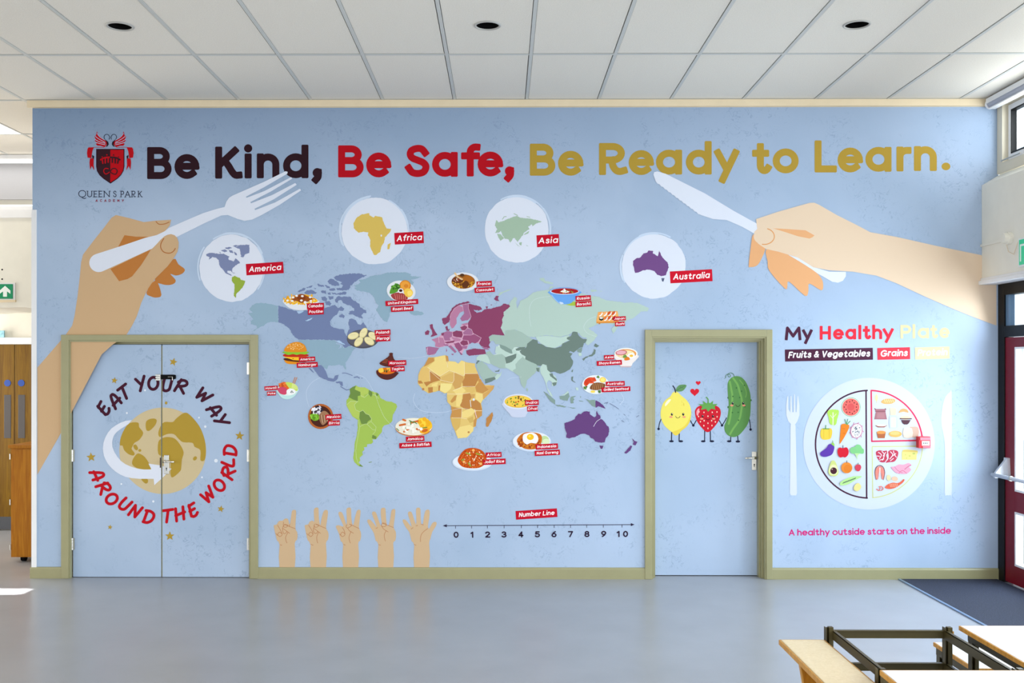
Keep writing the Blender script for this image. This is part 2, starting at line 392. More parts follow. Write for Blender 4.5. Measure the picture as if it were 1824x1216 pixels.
def tag(a, tl, tr, hh, s_, col=(190, 8, 38), tc=(245, 240, 243), rel=.52, thick=.09, pad=.07, low=False, seg=None):
    A = a.px(tl); B = a.px(tr); Hh = hh/a.t[2]; wd = hypot(B[0]-A[0], B[1]-A[1]); U = ((B[0]-A[0])/wd, (B[1]-A[1])/wd); V = (U[1], -U[0])
    D = (A[0]-V[0]*Hh, A[1]-V[1]*Hh); E = (B[0]-V[0]*Hh, B[1]-V[1]*Hh)
    a.up(); a.emit([A, B, E, D], S(*col, a.k)); a.L += 1
    o = (D[0]+U[0]*wd*pad+V[0]*Hh*.27, D[1]+U[1]*wd*pad+V[1]*Hh*.27)
    text(a, s_, o, U, V, wd*(1-2*pad), Hh*rel, Hh*thick, tc, slant=.2, wob=.04, gap=.36)
# ---------------------------------------------------------------- the room
CEIL = 3.99
GX = [0.203+0.6*k for k in range(-11, 7)]        # ceiling grid, metres across
GY = [-4.8+1.2*k for k in range(0, 7)]           # joints every 1.2 m into the depth (wall at y=0)
def Z(py): return unproj(900, py)[2]
def Xw(px): return unproj(px, 650)[0]
XL, XR = Xw(58), 4.12
# floor
M_FLOOR = mat('blue_grey_vinyl', S(156, 158, 164), 0.28, var=0.05, scale=3.0, bump=0.05, bscale=18, spec=0.45)
MB().box(-9, 4.35, -11.5, 3.2, -0.1, 0).build('floor', M_FLOOR, kind='structure')
MB().box(4.35, 22, -14, 16, -0.16, -0.06).build('paved_ground', mat('pale_paving', S(205, 202, 198), 0.8, var=0.05, scale=2), kind='structure')
# ceiling: slab above, tees, tiles
ce = MB().box(-9, 4.35, -11.5, 3.2, CEIL+0.25, CEIL+0.35).build('ceiling', M_WHITE, kind='structure')
tm = MB()
for x in GX: tm.box(x-.012, x+.012, GY[0], GY[-1]-0.0, CEIL-.001, CEIL+.02)
for i, y in enumerate(GY):
    for x0, x1 in zip(GX[:-1], GX[1:]): tm.box(x0+.012, x1-.012, y-.012, y+.012, CEIL-.001, CEIL+.018)
tm.build('ceiling_grid', M_TEE, ce)
tile0 = None; LIGHTS = {(-2.497, -1.8), (-0.097, -1.8), (2.303, -1.8)}
def tile_mesh(x0, x1, y0, y1):
    b = MB(); b.box(-(x1-x0)/2+.014, (x1-x0)/2-.018, -(y1-y0)/2+.014, (y1-y0)/2-.024, 0, .015)
    return b
lit = (-4.897, 0.6)
for i in range(len(GX)-1):
    for j in range(len(GY)-1):
        cx_, cy_ = (GX[i]+GX[i+1])/2, (GY[j]+GY[j+1])/2
        if any(abs(cx_-a)+abs(cy_-b) < .05 for a, b in LIGHTS):
            b = MB(); n = 32; r = .078
            P = [(r*cos(2*pi*k/n), r*sin(2*pi*k/n)) for k in range(n)]
            Q = []
            for x, y in P:
                t = min(.284/abs(x) if x else 9e9, .584/abs(y) if y else 9e9); Q.append((x*t, y*t))
            A = [b.bm.verts.new((x, y, 0)) for x, y in P]; B = [b.bm.verts.new((x, y, 0)) for x, y in Q]
            Cc = [b.bm.verts.new((sx*.284, sy*.584, 0)) for sx, sy in ((1, 1), (-1, 1), (-1, -1), (1, -1))]
            for k in range(n):
                a2 = (k+1) % n; b.bm.faces.new((A[k], A[a2], B[a2], B[k]))
                if abs(Q[k][0]-Q[a2][0]) > 1e-3 and abs(Q[k][1]-Q[a2][1]) > 1e-3:
                    c_ = min(Cc, key=lambda v: (v.co.x-(Q[k][0]+Q[a2][0])/2)**2+(v.co.y-(Q[k][1]+Q[a2][1])/2)**2)
                    b.bm.faces.new((B[k], B[a2], c_))
            o = b.build('ceiling_tile', M_TILE, ce); o.location = (cx_, cy_, CEIL+.002)
            continue
        if abs(cx_-lit[0])+abs(cy_-lit[1]) < .05: continue
        if tile0 is None:
            o = tile0 = tile_mesh(GX[i], GX[i+1], GY[j], GY[j+1]).build('ceiling_tile', M_TILE, ce)
        else:
            o = tile0.copy(); C.objects.link(o)
        o.location = (cx_, cy_, CEIL+.002)
for k in range(6):       # narrow cut tiles along the window wall
    MB().box(3.817, 4.118, GY[k]+.014, GY[k+1]-.014, CEIL+.002, CEIL+.017).build('ceiling_tile', M_TILE, ce)
MB().box(-9, 4.12, -11.5, GY[0], CEIL, CEIL+.02).build('ceiling_panel', M_TILE, ce)
MB().box(-9, GX[0], GY[0], 3.2, CEIL, CEIL+.02).build('ceiling_panel', M_TILE, ce)
MB().box(GX[0], 4.12, GY[-1], 3.2, CEIL, CEIL+.02).build('ceiling_panel', M_TILE, ce)
# back wall with its door openings
DL = (Xw(124), Xw(447), Z(606)); DR = (Xw(1160), Xw(1364), Z(600))
PB = [(XL, 0), (DL[0], 0), (DL[0], DL[2]), (DL[1], DL[2]), (DL[1], 0), (DR[0], 0), (DR[0], DR[2]), (DR[1], DR[2]), (DR[1], 0), (XR, 0), (XR, CEIL), (XL, CEIL)]
def boxes_wall(mb, x0, x1, z0, z1, y0, y1):
    xs = [x0, DL[0], DL[1], DR[0], DR[1], x1]
    mb.box(xs[0], xs[1], y0, y1, z0, z1); mb.box(xs[2], xs[3], y0, y1, z0, z1); mb.box(xs[4], xs[5], y0, y1, z0, z1)
    mb.box(xs[1], xs[2], y0, y1, max(z0, DL[2]), z1); mb.box(xs[3], xs[4], y0, y1, max(z0, DR[2]), z1)
mb = MB(); boxes_wall(mb, XL, XR, 0, CEIL, 0.0, 0.16); mb.build('wall_back', M_CREAM, kind='structure')
mb = MB().box(DL[0]-.1, DL[1]+.1, .170, .20, 0, DL[2]+.1).box(DR[0]-.1, DR[1]+.1, .170, .20, 0, DR[2]+.1)
mb.build('door_backing', M_BLACK, kind='structure')
mb = MB().box(Xw(50), XR, -0.020, 0.0, Z(190.5), CEIL-.002)
mb.build('trim_1', M_CREAM, kind='structure')
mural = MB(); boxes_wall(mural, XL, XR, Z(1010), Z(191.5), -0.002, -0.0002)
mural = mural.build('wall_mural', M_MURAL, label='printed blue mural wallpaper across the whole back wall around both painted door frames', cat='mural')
# white corner strip at the open end, skirting boards
MB().box(XL-.005, Xw(66), -.012, -.002, Z(1011), Z(373), .002).build('corner_guard', M_WHITE, label='white plastic corner strip up the left end of the blue mural wall', cat='corner strip')
def skirting(name, x0, x1):
    mb = MB().prism([(-.018, 0), (-.018, Z(1013.5)), (-.013, Z(1010.5)), (0, Z(1010)), (0, 0)], 'x', x0, x1)
    mb.build(name, M_OLIVE, kind='structure')
skirting('baseboard_left', Xw(55), Xw(112)); skirting('baseboard_back', Xw(458), Xw(1150)); skirting('baseboard_right', Xw(1374), Xw(1778))
# ---- painted door frames
def frame(name, xo0, xo1, zo, x0, x1, zt, dy, stops):
    e = MB()
    p = -.022
    def bar(a, b, y0, y1, c0, c1, bev=.004): e.box(a, b, y0, y1, c0, c1, bev)
    bar(xo0, x0, p, .0, 0, zo); bar(x1, xo1, p, .0, 0, zo); bar(x0-.001, x1+.001, p, .0, zt, zo)
    for (ins, ya, yb) in stops:
        e.box(x0-.001, x0+ins, ya, yb, 0, zt); e.box(x1-ins, x1+.001, ya, yb, 0, zt); e.box(x0+ins, x1-ins, ya, yb, zt-ins, zt+.001)
    return e.build(name, M_OLIVE, kind='structure')
frame('trim_2', Xw(110.5), Xw(460.5), Z(596), DL[0], DL[1], DL[2], 0, [(.012, -.012, .02), (.030, .075, .155)])
frame('trim_3', Xw(1148.3), Xw(1375), Z(587), DR[0], DR[1], DR[2], 0, [(.012, -.012, .03), (.030, .03, .06), (.042, .06, .119)])
# ---- double door leaves (blue print runs over them)
YL = .030
def leafbox(px0, px1, py0, py1, Yf):
    a = unproj(px0, py1, Yf); b = unproj(px1, py0, Yf); return a[0], b[0], a[2], b[2]
l0 = leafbox(130, 287.0, 613.5, 1028.3, YL); l1 = leafbox(289.2, 443.5, 613.5, 1028.3, YL)
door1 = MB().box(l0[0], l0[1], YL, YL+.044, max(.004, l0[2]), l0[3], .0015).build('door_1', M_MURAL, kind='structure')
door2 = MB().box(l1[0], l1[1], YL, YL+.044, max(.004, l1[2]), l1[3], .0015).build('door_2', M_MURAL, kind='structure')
MB().box(l0[1]+.001, l1[0]-.001, YL+.006, YL+.03, .005, l0[3]-.01).build('meeting_strip', mat('olive_edge', S(140, 132, 80), .5), door2)
def hinge(parent, x, z, y, side):
    mb = MB(); n = 5
    for k in range(n):
        mb.tube([(x, y-.006, z-.05+k*.02+.001), (x, y-.006, z-.05+(k+1)*.02-.001)], .0075, 10)
    mb.box(min(x, x+side*.02), max(x, x+side*.02), y-.004, y+.001, z-.05, z+.05)
    mb.build('hinge', M_STEEL, parent)
for py in (656, 811, 968):
    zz = unproj(0, py, YL)[2]
    hinge(door1, l0[0]-.004, zz, YL-.004, 1); hinge(door2, l1[1]+.004, zz, YL-.004, -1)
# lever handle on the right leaf
def lever(parent, px0, px1, py0, py1, Yf, lx0, lx1, ly, keyhole=True, m1=None):
    a = unproj(px0, py1, Yf); b = unproj(px1, py0, Yf); zc = unproj(px0, ly, Yf)[2]
    xa = unproj(lx0, ly, Yf)[0]; xb = unproj(lx1, ly, Yf)[0]
    h = MB().box(a[0], b[0], Yf-.009, Yf-.0002, a[2], b[2], .003).build('door_handle', M_STEEL, parent)
    mb = MB(); near = xa if abs(xa-(a[0]+b[0])/2) < abs(xb-(a[0]+b[0])/2) else xb; far = xb if near == xa else xa
    mb.tube([(near, Yf-.009, zc), (near, Yf-.045, zc)], .012, 14)
    mb.tube([(near, Yf-.046, zc), (near+(far-near)*.2, Yf-.052, zc), (far, Yf-.048, zc-.002)], .0085, 12)
    mb.build('lever', mat('polished_steel', S(225, 222, 212), .18, 1.0), h, smooth=True)
    mk = MB(); xk = (a[0]+b[0])/2; zk = a[2]+(b[2]-a[2])*.27
    mk.tube([(xk, Yf-.0096, zk+.006), (xk, Yf-.0085, zk+.006)], .0055, 12); mk.box(xk-.0025, xk+.0025, Yf-.0096, Yf-.0085, zk-.014, zk+.004)
    mk.build('keyhole', M_BLACK, h); return h
lever(door2, 292.6, 301.5, 810, 844, YL, 294.5, 313.5, 821, True)
MB().box(l0[1]-.010, l0[1]-.001, YL-.003, YL-.0002, unproj(0, 832.5, YL)[2], unproj(0, 814.5, YL)[2]).build('lock_forend', mat('dark_bronze', S(60, 44, 34), .5, .5), door1)
# black bolt latch across the meeting edge
bx = lambda px: unproj(px, 671, YL)[0]; bz = lambda py: unproj(290, py, YL)[2]
lt = MB().box(bx(287.8), bx(311.5), YL-.022, YL-.0003, bz(675.2), bz(667.0), .004)
lt.tube([(bx(311.5), YL-.012, bz(671)), (bx(313.6), YL-.012, bz(671))], .017, 12)
lt = lt.build('rim_latch', M_BLACK, door2)
MB().tube([(bx(301), YL-.026, bz(671)), (bx(309), YL-.026, bz(671)), (bx(309), YL-.026, bz(677))], .004, 8).build('bolt_arm', M_STEEL, lt)
kp = MB()
for q in (666.5, 670.5, 674.5): kp.box(bx(278), bx(285.5), YL-.016, YL-.0003, bz(q+3.2), bz(q), .003)
kp.box(bx(279), bx(286.5), YL-.010, YL-.0003, bz(677), bz(667)).build('latch_keep', M_STEEL, door1)
# ---- single door
YR = .120
r0 = leafbox(1162, 1353.0, 606.0, 1025.8, YR)
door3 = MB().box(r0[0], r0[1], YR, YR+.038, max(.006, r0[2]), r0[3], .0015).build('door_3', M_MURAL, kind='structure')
lever(door3, 1339, 1347.3, 804, 837, YR, 1343.5, 1325, 814.5)
# ---- fire alarm call point
a = unproj(1652.5, 797, -.003); b = unproj(1631.5, 776.5, -.003)
fa = empty('fire_alarm_call_point', (b[0], -.004, a[2]), label='small red and white break-glass fire alarm box on the mural plate', cat='fire alarm')
def bxo(name, m, x0, x1, y0, y1, z0, z1, bev, parent):
    o = MB().box(x0-b[0], x1-b[0], y0+.004, y1+.004, z0-a[2], z1-a[2], bev).build(name, m, parent); return o
hs = bxo('housing', mat('alarm_red', S(205, 22, 40), .35), b[0], a[0], -.060, -.004, a[2], b[2], .004, fa)
bxo('glass_plate', mat('alarm_white', S(235, 235, 238), .3), b[0]+.024, a[0]-.010, -.0635, -.060, a[2]+.022, b[2]-.036, .001, hs)
for k in range(3): bxo('print_mark', M_BLACK, b[0]+.034+k*.014, b[0]+.043+k*.014, -.0645, -.0633, a[2]+.038, a[2]+.046, 0, hs)
bxo('cover_flap', mat('alarm_clear', S(225, 120, 135), .2), b[0]+.008, a[0]-.002, -.066, -.060, b[2]-.030, b[2]-.006, .002, hs)
bxo('cover_flap', MATS['alarm_clear'], b[0]+.030, a[0]-.002, -.066, -.060, a[2]+.004, a[2]+.016, .002, hs)
# ---- ceiling downlights
dl0 = None
for k, (x, y) in enumerate(sorted(LIGHTS)):
    lab = ['leftmost black recessed ceiling downlight above the school crest', 'middle black recessed ceiling downlight, with a bulb glint, above the red words', 'rightmost black recessed ceiling downlight above the gold words'][k]
    d = empty('ceiling_downlight', (x, y, CEIL), label=lab, cat='ceiling light', group='recessed ceiling downlights')
    if dl0 is None:
        mb = MB(); n = 40
        prof = [(.074, .003), (.076, -.006), (.086, -.004), (.089, .0015)]
        R_ = [[mb.bm.verts.new((r*cos(2*pi*q/n), r*sin(2*pi*q/n), z)) for q in range(n)] for r, z in prof]
        for i in range(3):
            for q in range(n): mb.bm.faces.new((R_[i][q], R_[i][(q+1) % n], R_[i+1][(q+1) % n], R_[i+1][q]))
        t1 = mb.build('trim_ring', mat('ring_grey', S(178, 176, 170), .5), d, smooth=True)
        mb = MB(); prof = [(.0745, .003), (.070, .05), (.060, .12), (.001, .121)]
        R_ = [[mb.bm.verts.new((r*cos(2*pi*q/n), r*sin(2*pi*q/n), z)) for q in range(n)] for r, z in prof]
        for i in range(3):
            for q in range(n): mb.bm.faces.new((R_[i][q], R_[i][(q+1) % n], R_[i+1][(q+1) % n], R_[i+1][q]))
        t2 = mb.build('reflector', M_BLACK, d, smooth=True)
        t3 = MB().tube([(0, 0, .118), (0, 0, .075), (0, 0, .060)], .018, 12).build('bulb', mat('dull_glass', S(90, 88, 84), .2), d, smooth=True)
        dl0 = (t1, t2, t3)
    else:
        for t in dl0: c_ = t.copy(); C.objects.link(c_); c_.parent = d
# ---- ceiling panel light in the side hall
pl = empty('ceiling_light', (lit[0], lit[1], CEIL), label='square lit ceiling panel light over the side hall at far left', cat='ceiling light')
MB().box(-.286, .286, -.586, .586, .001, .012).build('diffuser', mat('lit_panel', (1, .97, .90, 1), .4, emit=4.5), pl)
MB().box(-.29, .29, -.59, .59, .013, .06).build('housing', M_WHITE, pl)
# ---- side hall beyond the open end of the wall
YB = 2.40
MB().box(-9, -1.0, YB, YB+.12, 0, CEIL).build('wall_hall', M_CREAM2, kind='structure')
MB().box(-9.12, -9, -11.5, YB+.1, 0, CEIL).build('wall_left', M_CREAM2, kind='structure')
MB().box(-1.12, -1.0, .16, YB, 0, CEIL).build('wall_passage', M_CREAM2, kind='structure')
def hz(py, Y): return unproj(30, py, Y)[2]
def hx(px, Y): return unproj(px, 650, Y)[0]
XH = hx(75, 1.4)
# bulkhead with ragged lower edge carrying the exit sign
yb = 1.35; zt = hz(388, yb); z0 = hz(548, yb)
pts = [(-6.4, zt), (-6.4, z0)]
R = random.Random(4); xx = -6.4
while xx < -3.4: xx += .07; pts.append((xx, z0+R.uniform(-.006, .006)))
pts.append((-3.4, zt))
MB().prism(pts[::-1], 'y', yb, YB).build('trim_4', M_CREAM2, kind='structure')
MB().box(-6.4, -3.4, yb-.03, YB, zt, zt+.075, .004).build('trim_5', M_WHITE, kind='structure')
cv = empty('cove_light', (-4.9, yb+.1, zt+.08), label='bright linear light strip lying along the white ledge of the side hall', cat='light')
MB().box(-1.5, 1.5, -.04, .04, 0, .05, .004).build('lamp_body', M_WHITE, cv)
MB().box(-1.48, 1.48, -.043, .036, .05, .055).build('diffuser', mat('cove_lit', (1, .98, .94, 1), .4, emit=5), cv)
MB().box(-6.4, -2.0, YB-.04, YB-.002, hz(356, YB), hz(288, YB)).build('ventilation_panel', mat('light_grey_panel', S(196, 196, 200), .5), label='plain grey panel high on the side hall wall above the lit ledge', cat='panel')
ll = empty('linear_light', (-4.9, YB-.25, CEIL), label='long bright ceiling strip light across the side hall at far left', cat='ceiling light')
MB().box(-1.5, 1.5, -.06, .06, -.055, -.002, .004).build('housing', M_WHITE, ll)
MB().box(-1.48, 1.48, -.066, .05, -.07, -.056).build('diffuser', mat('cove_lit', (1, .98, .94, 1), .4), ll)
# exit sign with arrow
sx0, sx1 = hx(-26, yb), hx(24.5, yb); sz0, sz1 = hz(532, yb), hz(506, yb)
es = empty('exit_sign', (sx0, yb-.001, sz0), label='green sign with white upward arrow above the oak doors at far left', cat='sign')
W_, H_ = sx1-sx0, sz1-sz0
MB().box(-.02, W_+.02, -.012, 0, -.02, H_+.012, .003).build('backing_board', M_WHITE, es)
MB().box(0, W_, -.018, -.012, 0, H_, .004).build('green_face', mat('sign_green', S(0, 140, 92), .4), es)
mb = MB(); ax = W_-.075; az = H_/2
mb.prism([(ax-.019, az-.052), (ax+.019, az-.052), (ax+.019, az+.0), (ax+.052, az-.024), (ax+.052, az+.008), (ax, az+.054), (ax-.052, az+.008), (ax-.052, az-.024), (ax-.019, az+.0)], 'y', -.0195, -.018)
mb.build('arrow', mat('sign_white', S(238, 244, 240), .4), es)
mb = MB(); mb.prism([(.05, .04), (.10, .04), (.10, .16), (.05, .16)], 'y', -.0195, -.018).build('doorway_symbol', MATS['sign_white'], es)
for q in (480, 497): MB().tube([(hx(4, yb)-sx0, -.002, hz(q, yb)-sz0), (hx(4, yb)-sx0, .0, hz(q, yb)-sz0)], .008, 10).build('screw_hole', M_BLACK, es)
MB().tube([(sx0, yb-.02, hz(537, yb)), (hx(30, yb), yb-.02, hz(536, yb))], .012, 10).build('conduit', M_CREAM, label='short cream conduit running under the green arrow sign', cat='conduit')
# pale head wall, door head and oak doors
MB().box(-6.4, -1.1, YB-.05, YB, hz(613, YB), hz(601, YB), .003).build('trim_6', M_WHITE, kind='structure')
MB().box(hx(-12, YB-.05), hx(9, YB-.05), YB-.075, YB-.052, hz(601, YB)+.001, hz(589, YB)).build('leaflet_box', mat('leaflet_blue', S(150, 205, 225), .5, var=.3, scale=40), label='small pale blue leaflet box on the ledge above the oak doors', cat='box')
OAK = bpy.data.materials.new('golden_oak')
def oakmat(name, c1, c2, rough=.4):
    m = bpy.data.materials.new(name); m.use_nodes = True; nt = m.node_tree; N = nt.nodes; L = nt.links; p = N['Principled BSDF']; p.inputs['Specular IOR Level'].default_value = .25
    p.inputs['Roughness'].default_value = rough
    g = N.new('ShaderNodeNewGeometry'); mp = N.new('ShaderNodeMapping'); mp.inputs['Scale'].default_value = (14, 14, .9); L.new(g.outputs['Position'], mp.inputs[0])
    n = N.new('ShaderNodeTexNoise'); n.inputs['Scale'].default_value = 3.5; n.inputs['Detail'].default_value = 6; n.inputs['Distortion'].default_value = 1.2; L.new(mp.outputs[0], n.inputs[0])
    r = N.new('ShaderNodeValToRGB'); r.color_ramp.elements[0].position = .35; r.color_ramp.elements[1].position = .68
    r.color_ramp.elements[0].color = c1; r.color_ramp.elements[1].color = c2; L.new(n.outputs[0], r.inputs[0]); L.new(r.outputs[0], p.inputs['Base Color']); return m
bpy.data.materials.remove(OAK)
M_OAKD = oakmat('dark_oak_veneer', S(100, 68, 0), S(124, 90, 4)); M_OAK = oakmat('honey_oak_veneer', S(160, 96, 4), S(184, 120, 22))
YD = YB-.04
def oak_door(name, px0, px1, circ, v0, v1):
    x0, x1 = hx(px0, YD), hx(px1, YD)
    d = MB().box(x0, x1, YD, YD+.038, .01, hz(613.5, YD), .002).build(name, M_OAKD, kind='structure')
    MB().tube([(hx(circ, YD), YD-.004, hz(682, YD)), (hx(circ, YD), YD+.001, hz(682, YD))], .036, 24).build('fire_door_disc', mat('disc_blue', S(12, 62, 150), .4), d)
    MB().box(hx(v0, YD), hx(v1, YD), YD-.003, YD+.001, hz(780, YD), hz(703, YD), .001).build('vision_panel', mat('smoked_glass', S(88, 84, 84), .12), d)
    MB().box(x0+.005, x1-.005, YD-.003, YD, .012, hz(920, YD)).build('kick_plate', mat('kick_grey', S(70, 72, 78), .4), d)
oak_door('door_4', -2, 25.6, 13.6, 7.5, 19.5); oak_door('door_5', 26.6, 53, 38, 32.5, 44.5)
mb = MB()
for a_, b_ in ((-9, -2.6), (53.5, 58), (59, 200)): mb.box(hx(a_, YD), hx(b_, YD), YD-.012, YD+.038, 0, hz(613.5, YD), .003)
mb.build('trim_7', M_OAKD, kind='structure')
MB().box(hx(-160, YD), hx(-9.5, YD), YD, YD+.038, 0, hz(613.5, YD)).build('trim_8', M_OAKD, kind='structure')
# oak cupboard on castors
yc = .66
cx0, cx1 = hx(19.5, yc), hx(19.5, yc)+.95; ct = hz(792, yc); c0 = hz(992, yc)
cb = empty('wooden_cupboard', (cx0, yc, 0), label='honey oak cupboard on black castors standing beyond the open end of the wall', cat='cupboard')
MB().box(0, cx1-cx0, 0, .5, c0, ct-.03, .003).build('body', M_OAK, cb)
MB().box(-.018, cx1-cx0+.018, -.02, .52, ct-.03, ct, .004).build('top', M_OAK, cb)
MB().box(.018, cx1-cx0, -.006, .001, c0+.012, ct-.04, .002).build('side_panel', M_OAK, cb)
for q in (813, 894, 974): MB().tube([(-.006, -.004, hz(q, yc)-.025), (-.006, -.004, hz(q, yc)+.025)], .007, 8).build('hinge', M_STEEL, cb)
for x_ in (.09, .8):
    for y_ in (.06, .42):
        c = MB().tube([(x_-.018, y_, .032), (x_+.018, y_, .032)], .032, 16).build('castor', M_BLACK, cb, smooth=False)
        MB().box(x_-.03, x_+.03, y_-.02, y_+.02, .05, c0).build('castor_fork', M_BLACK, c)
# ---------------------------------------------------------------- window wall on the right
def yr(px, x=XR): return CAM[1]+x*F_PX/(px-895)
def zr(px, py, x=XR): return CAM[2]+(650-py)/F_PX*(x*F_PX/(px-895))
YF = -4.4      # glazed run ends nearer the camera, then solid wall
mb = MB(); mb.box(XR, 4.32, -11.5, -8.6, 0, CEIL).box(XR, 4.32, -8.6, YF, 0, .9).box(XR, 4.32, -8.6, YF, 2.46, 3.30).box(XR, 4.32, YF-.25, YF, .9, 2.46)
mb.box(XR, 4.32, -8.6, 0.0, 3.95, CEIL).box(XR, 4.32, YF, 0.16, 2.46, 3.30)
mb.build('wall_right', M_CREAM2, kind='structure')
# bulkhead above the doors, with its sloping top
XB = Xw(1748.5)
mb = MB().prism([(XR, 3.355), (XR, 2.47), (XB, 2.47), (XB, 3.272)], 'y', -7.8, -.003)
mb.build('trim_9', M_CREAM2, kind='structure')
MB().box(XB-.03, XB+.12, -7.8, -.004, 2.445, 2.478, .006).box(XB-.012, XB, -7.8, -.004, 2.478, 2.50, .003).build('trim_10', M_WHITE, kind='structure')
# clerestory frame and panes
cw = MB()
zb, zt_ = 3.36, CEIL-.07
cw.box(XR-.012, XR+.06, -7.8, -.005, zb, zb+.085, .004).box(XR-.012, XR+.06, -7.8, -.005, zt_, CEIL-.002, .004)
for y_ in (-.09, -1.35, -2.65, -3.95, -5.25, -6.55): cw.box(XR-.012, XR+.07, y_-.0 if y_ > -.1 else y_-.05, y_+.085 if y_ > -.1 else y_+.05, zb+.08, zt_+.01, .004)
cw = cw.build('window_1', mat('cream_window_paint', S(216, 208, 188), .45), kind='structure')
ys = [-.09, -1.35, -2.65, -3.95, -5.25, -6.55]
GL = bpy.data.materials.new('window_glass'); GL.use_nodes = True; nt = GL.node_tree; nt.nodes.remove(nt.nodes['Principled BSDF'])
tr = nt.nodes.new('ShaderNodeBsdfTransparent'); tr.inputs[0].default_value = (.94, .97, .98, 1); gl = nt.nodes.new('ShaderNodeBsdfGlossy'); gl.inputs['Roughness'].default_value = .02
mxs = nt.nodes.new('ShaderNodeMixShader'); mxs.inputs[0].default_value = .06; nt.links.new(tr.outputs[0], mxs.inputs[1]); nt.links.new(gl.outputs[0], mxs.inputs[2])
nt.links.new(mxs.outputs[0], nt.nodes['Material Output'].inputs[0])
for ya_, yb_ in zip(ys[:-1], ys[1:]):
    y0_, y1_ = yb_+.05, ya_-(.0 if ya_ > -.1 else .05)
    s_ = MB()
    for (a1, a2, b1, b2) in ((y0_+.01, y0_+.05, zb+.10, zt_-.01), (y1_-.06, y1_-.015, zb+.10, zt_-.01), (y0_+.05, y1_-.06, zb+.10, zb+.145), (y0_+.05, y1_-.06, zt_-.055, zt_-.01)):
        s_.box(XR+.03, XR+.085, a1, a2, b1, b2, .003)
    s_ = s_.build('window_sash', M_WHITE, cw)
    g_ = MB(); t_ = .012
    for (a1, a2, b1, b2) in ((y0_+.05, y0_+.05+t_, zb+.145, zt_-.055), (y1_-.06-t_, y1_-.06, zb+.145, zt_-.055), (y0_+.05, y1_-.06, zb+.145, zb+.145+t_), (y0_+.05, y1_-.06, zt_-.055-t_, zt_-.055)):
        g_.box(XR+.028, XR+.07, a1, a2, b1, b2)
    g_.build('gasket', M_FRAMEBLK, s_)
    MB().box(XR+.055, XR+.059, y0_+.05, y1_-.06, zb+.145, zt_-.055).build('pane', GL, s_)
    MB().tube([(XR-.02, y1_-.30, zb+.10), (XR-.03, y1_-.02, zb+.093)], .006, 8).build('stay_bar', M_STEEL, s_)
    MB().box(XR-.005, XR+.03, y1_-.42, y1_-.34, zb+.11, zb+.145, .004).build('window_catch', M_WHITE, s_)
# roller blind cassette under the ceiling
XQ = Xw(1747)+.045
rb = empty('roller_blind', (XQ+.01, -.055, 3.935), label='white roller blind cassette along the top of the right hand windows', cat='blind')
MB().tube([(0, 0, 0), (0, -7.2, 0)], .038, 20).build('blind_tube', mat('blind_fabric_grey', S(186, 186, 196), .6), rb, smooth=True)
rb.scale = (.82, 1, .82)
mb = MB().box(-.046, .046, -7.2, 0, .030, .052, .004).box(-.05, -.038, -7.2, 0, -.0, .05, .003).box(-.02, .05, -7.2, .002, -.052, -.038, .004)
mb.build('cassette', M_WHITE, rb)
MB().tube([(0, .001, 0), (0, .016, 0)], .05, 24).build('end_cap', M_WHITE, rb)
MB().box(.0, .055, .0, .014, .02, .055).build('bracket', M_BLACK, rb)
# trunking, sensor and exit sign on the bulkhead
yq = yr(1790, XB)
zq = zr(1790, 436, XB)
tk = empty('cable_trunking', (XB, 0, 2.77), label='thin cream cable trunking running from the mural corner to the round sensor', cat='cable trunking')
MB().box(-.016, 0, yq+.02, -.006, -.010, .010, .002).build('lid', M_CREAM2, tk)
MB().tube([(-.012, yq, 0), (-.01, yq-.05, -.10), (-.01, yq-.13, -.13), (-.01, yr(1817, XB)+.02, -.02)], .003, 6).build('wire', M_CREAM, tk)
sn = empty('alarm_sounder', (XB, yr(1797, XB), 2.775), label='round cream sounder on the bulkhead above the red exit door', cat='sounder')
MB().tube([(0, 0, 0), (-.03, 0, 0)], .048, 28).build('base', M_CREAM2, sn)
MB().tube([(-.03, 0, 0), (-.055, 0, 0), (-.062, 0, 0)], .040, 28).build('dome', M_CREAM2, sn)
ye = yr(1817, XB)
ex = empty('exit_sign', (XB, ye, zr(1817, 474, XB)), label='green and white fire exit sign on the bulkhead at the right edge', cat='sign')
hh = .20
MB().box(-.028, 0, -.36, .0, -.01, hh+.01, .004).build('sign_box', M_WHITE, ex)
MB().box(-.031, -.028, -.345, -.018, .004, hh-.004, .001).build('green_face', mat('sign_green_lit', S(30, 190, 140), .4, emit=.25), ex)
mb = MB(); xs_ = -.033
mb.prism([(-.05, .03), (-.035, .03), (-.035, .16), (-.13, .16), (-.13, .03), (-.115, .03), (-.115, .145), (-.05, .145)], 'x', xs_, -.031)
mb.prism([(-.16, .04), (-.175, .045), (-.20, .10), (-.185, .14), (-.165, .12), (-.175, .09)], 'x', xs_, -.031)
mb.prism([(-.30, .10), (-.26, .14), (-.26, .115), (-.22, .115), (-.22, .085), (-.26, .085), (-.26, .06)], 'x', xs_, -.031)
mb.tube([(xs_, -.18, .16), (-.031, -.18, .16)], .012, 12).build('running_symbol', MATS['sign_white'], ex)
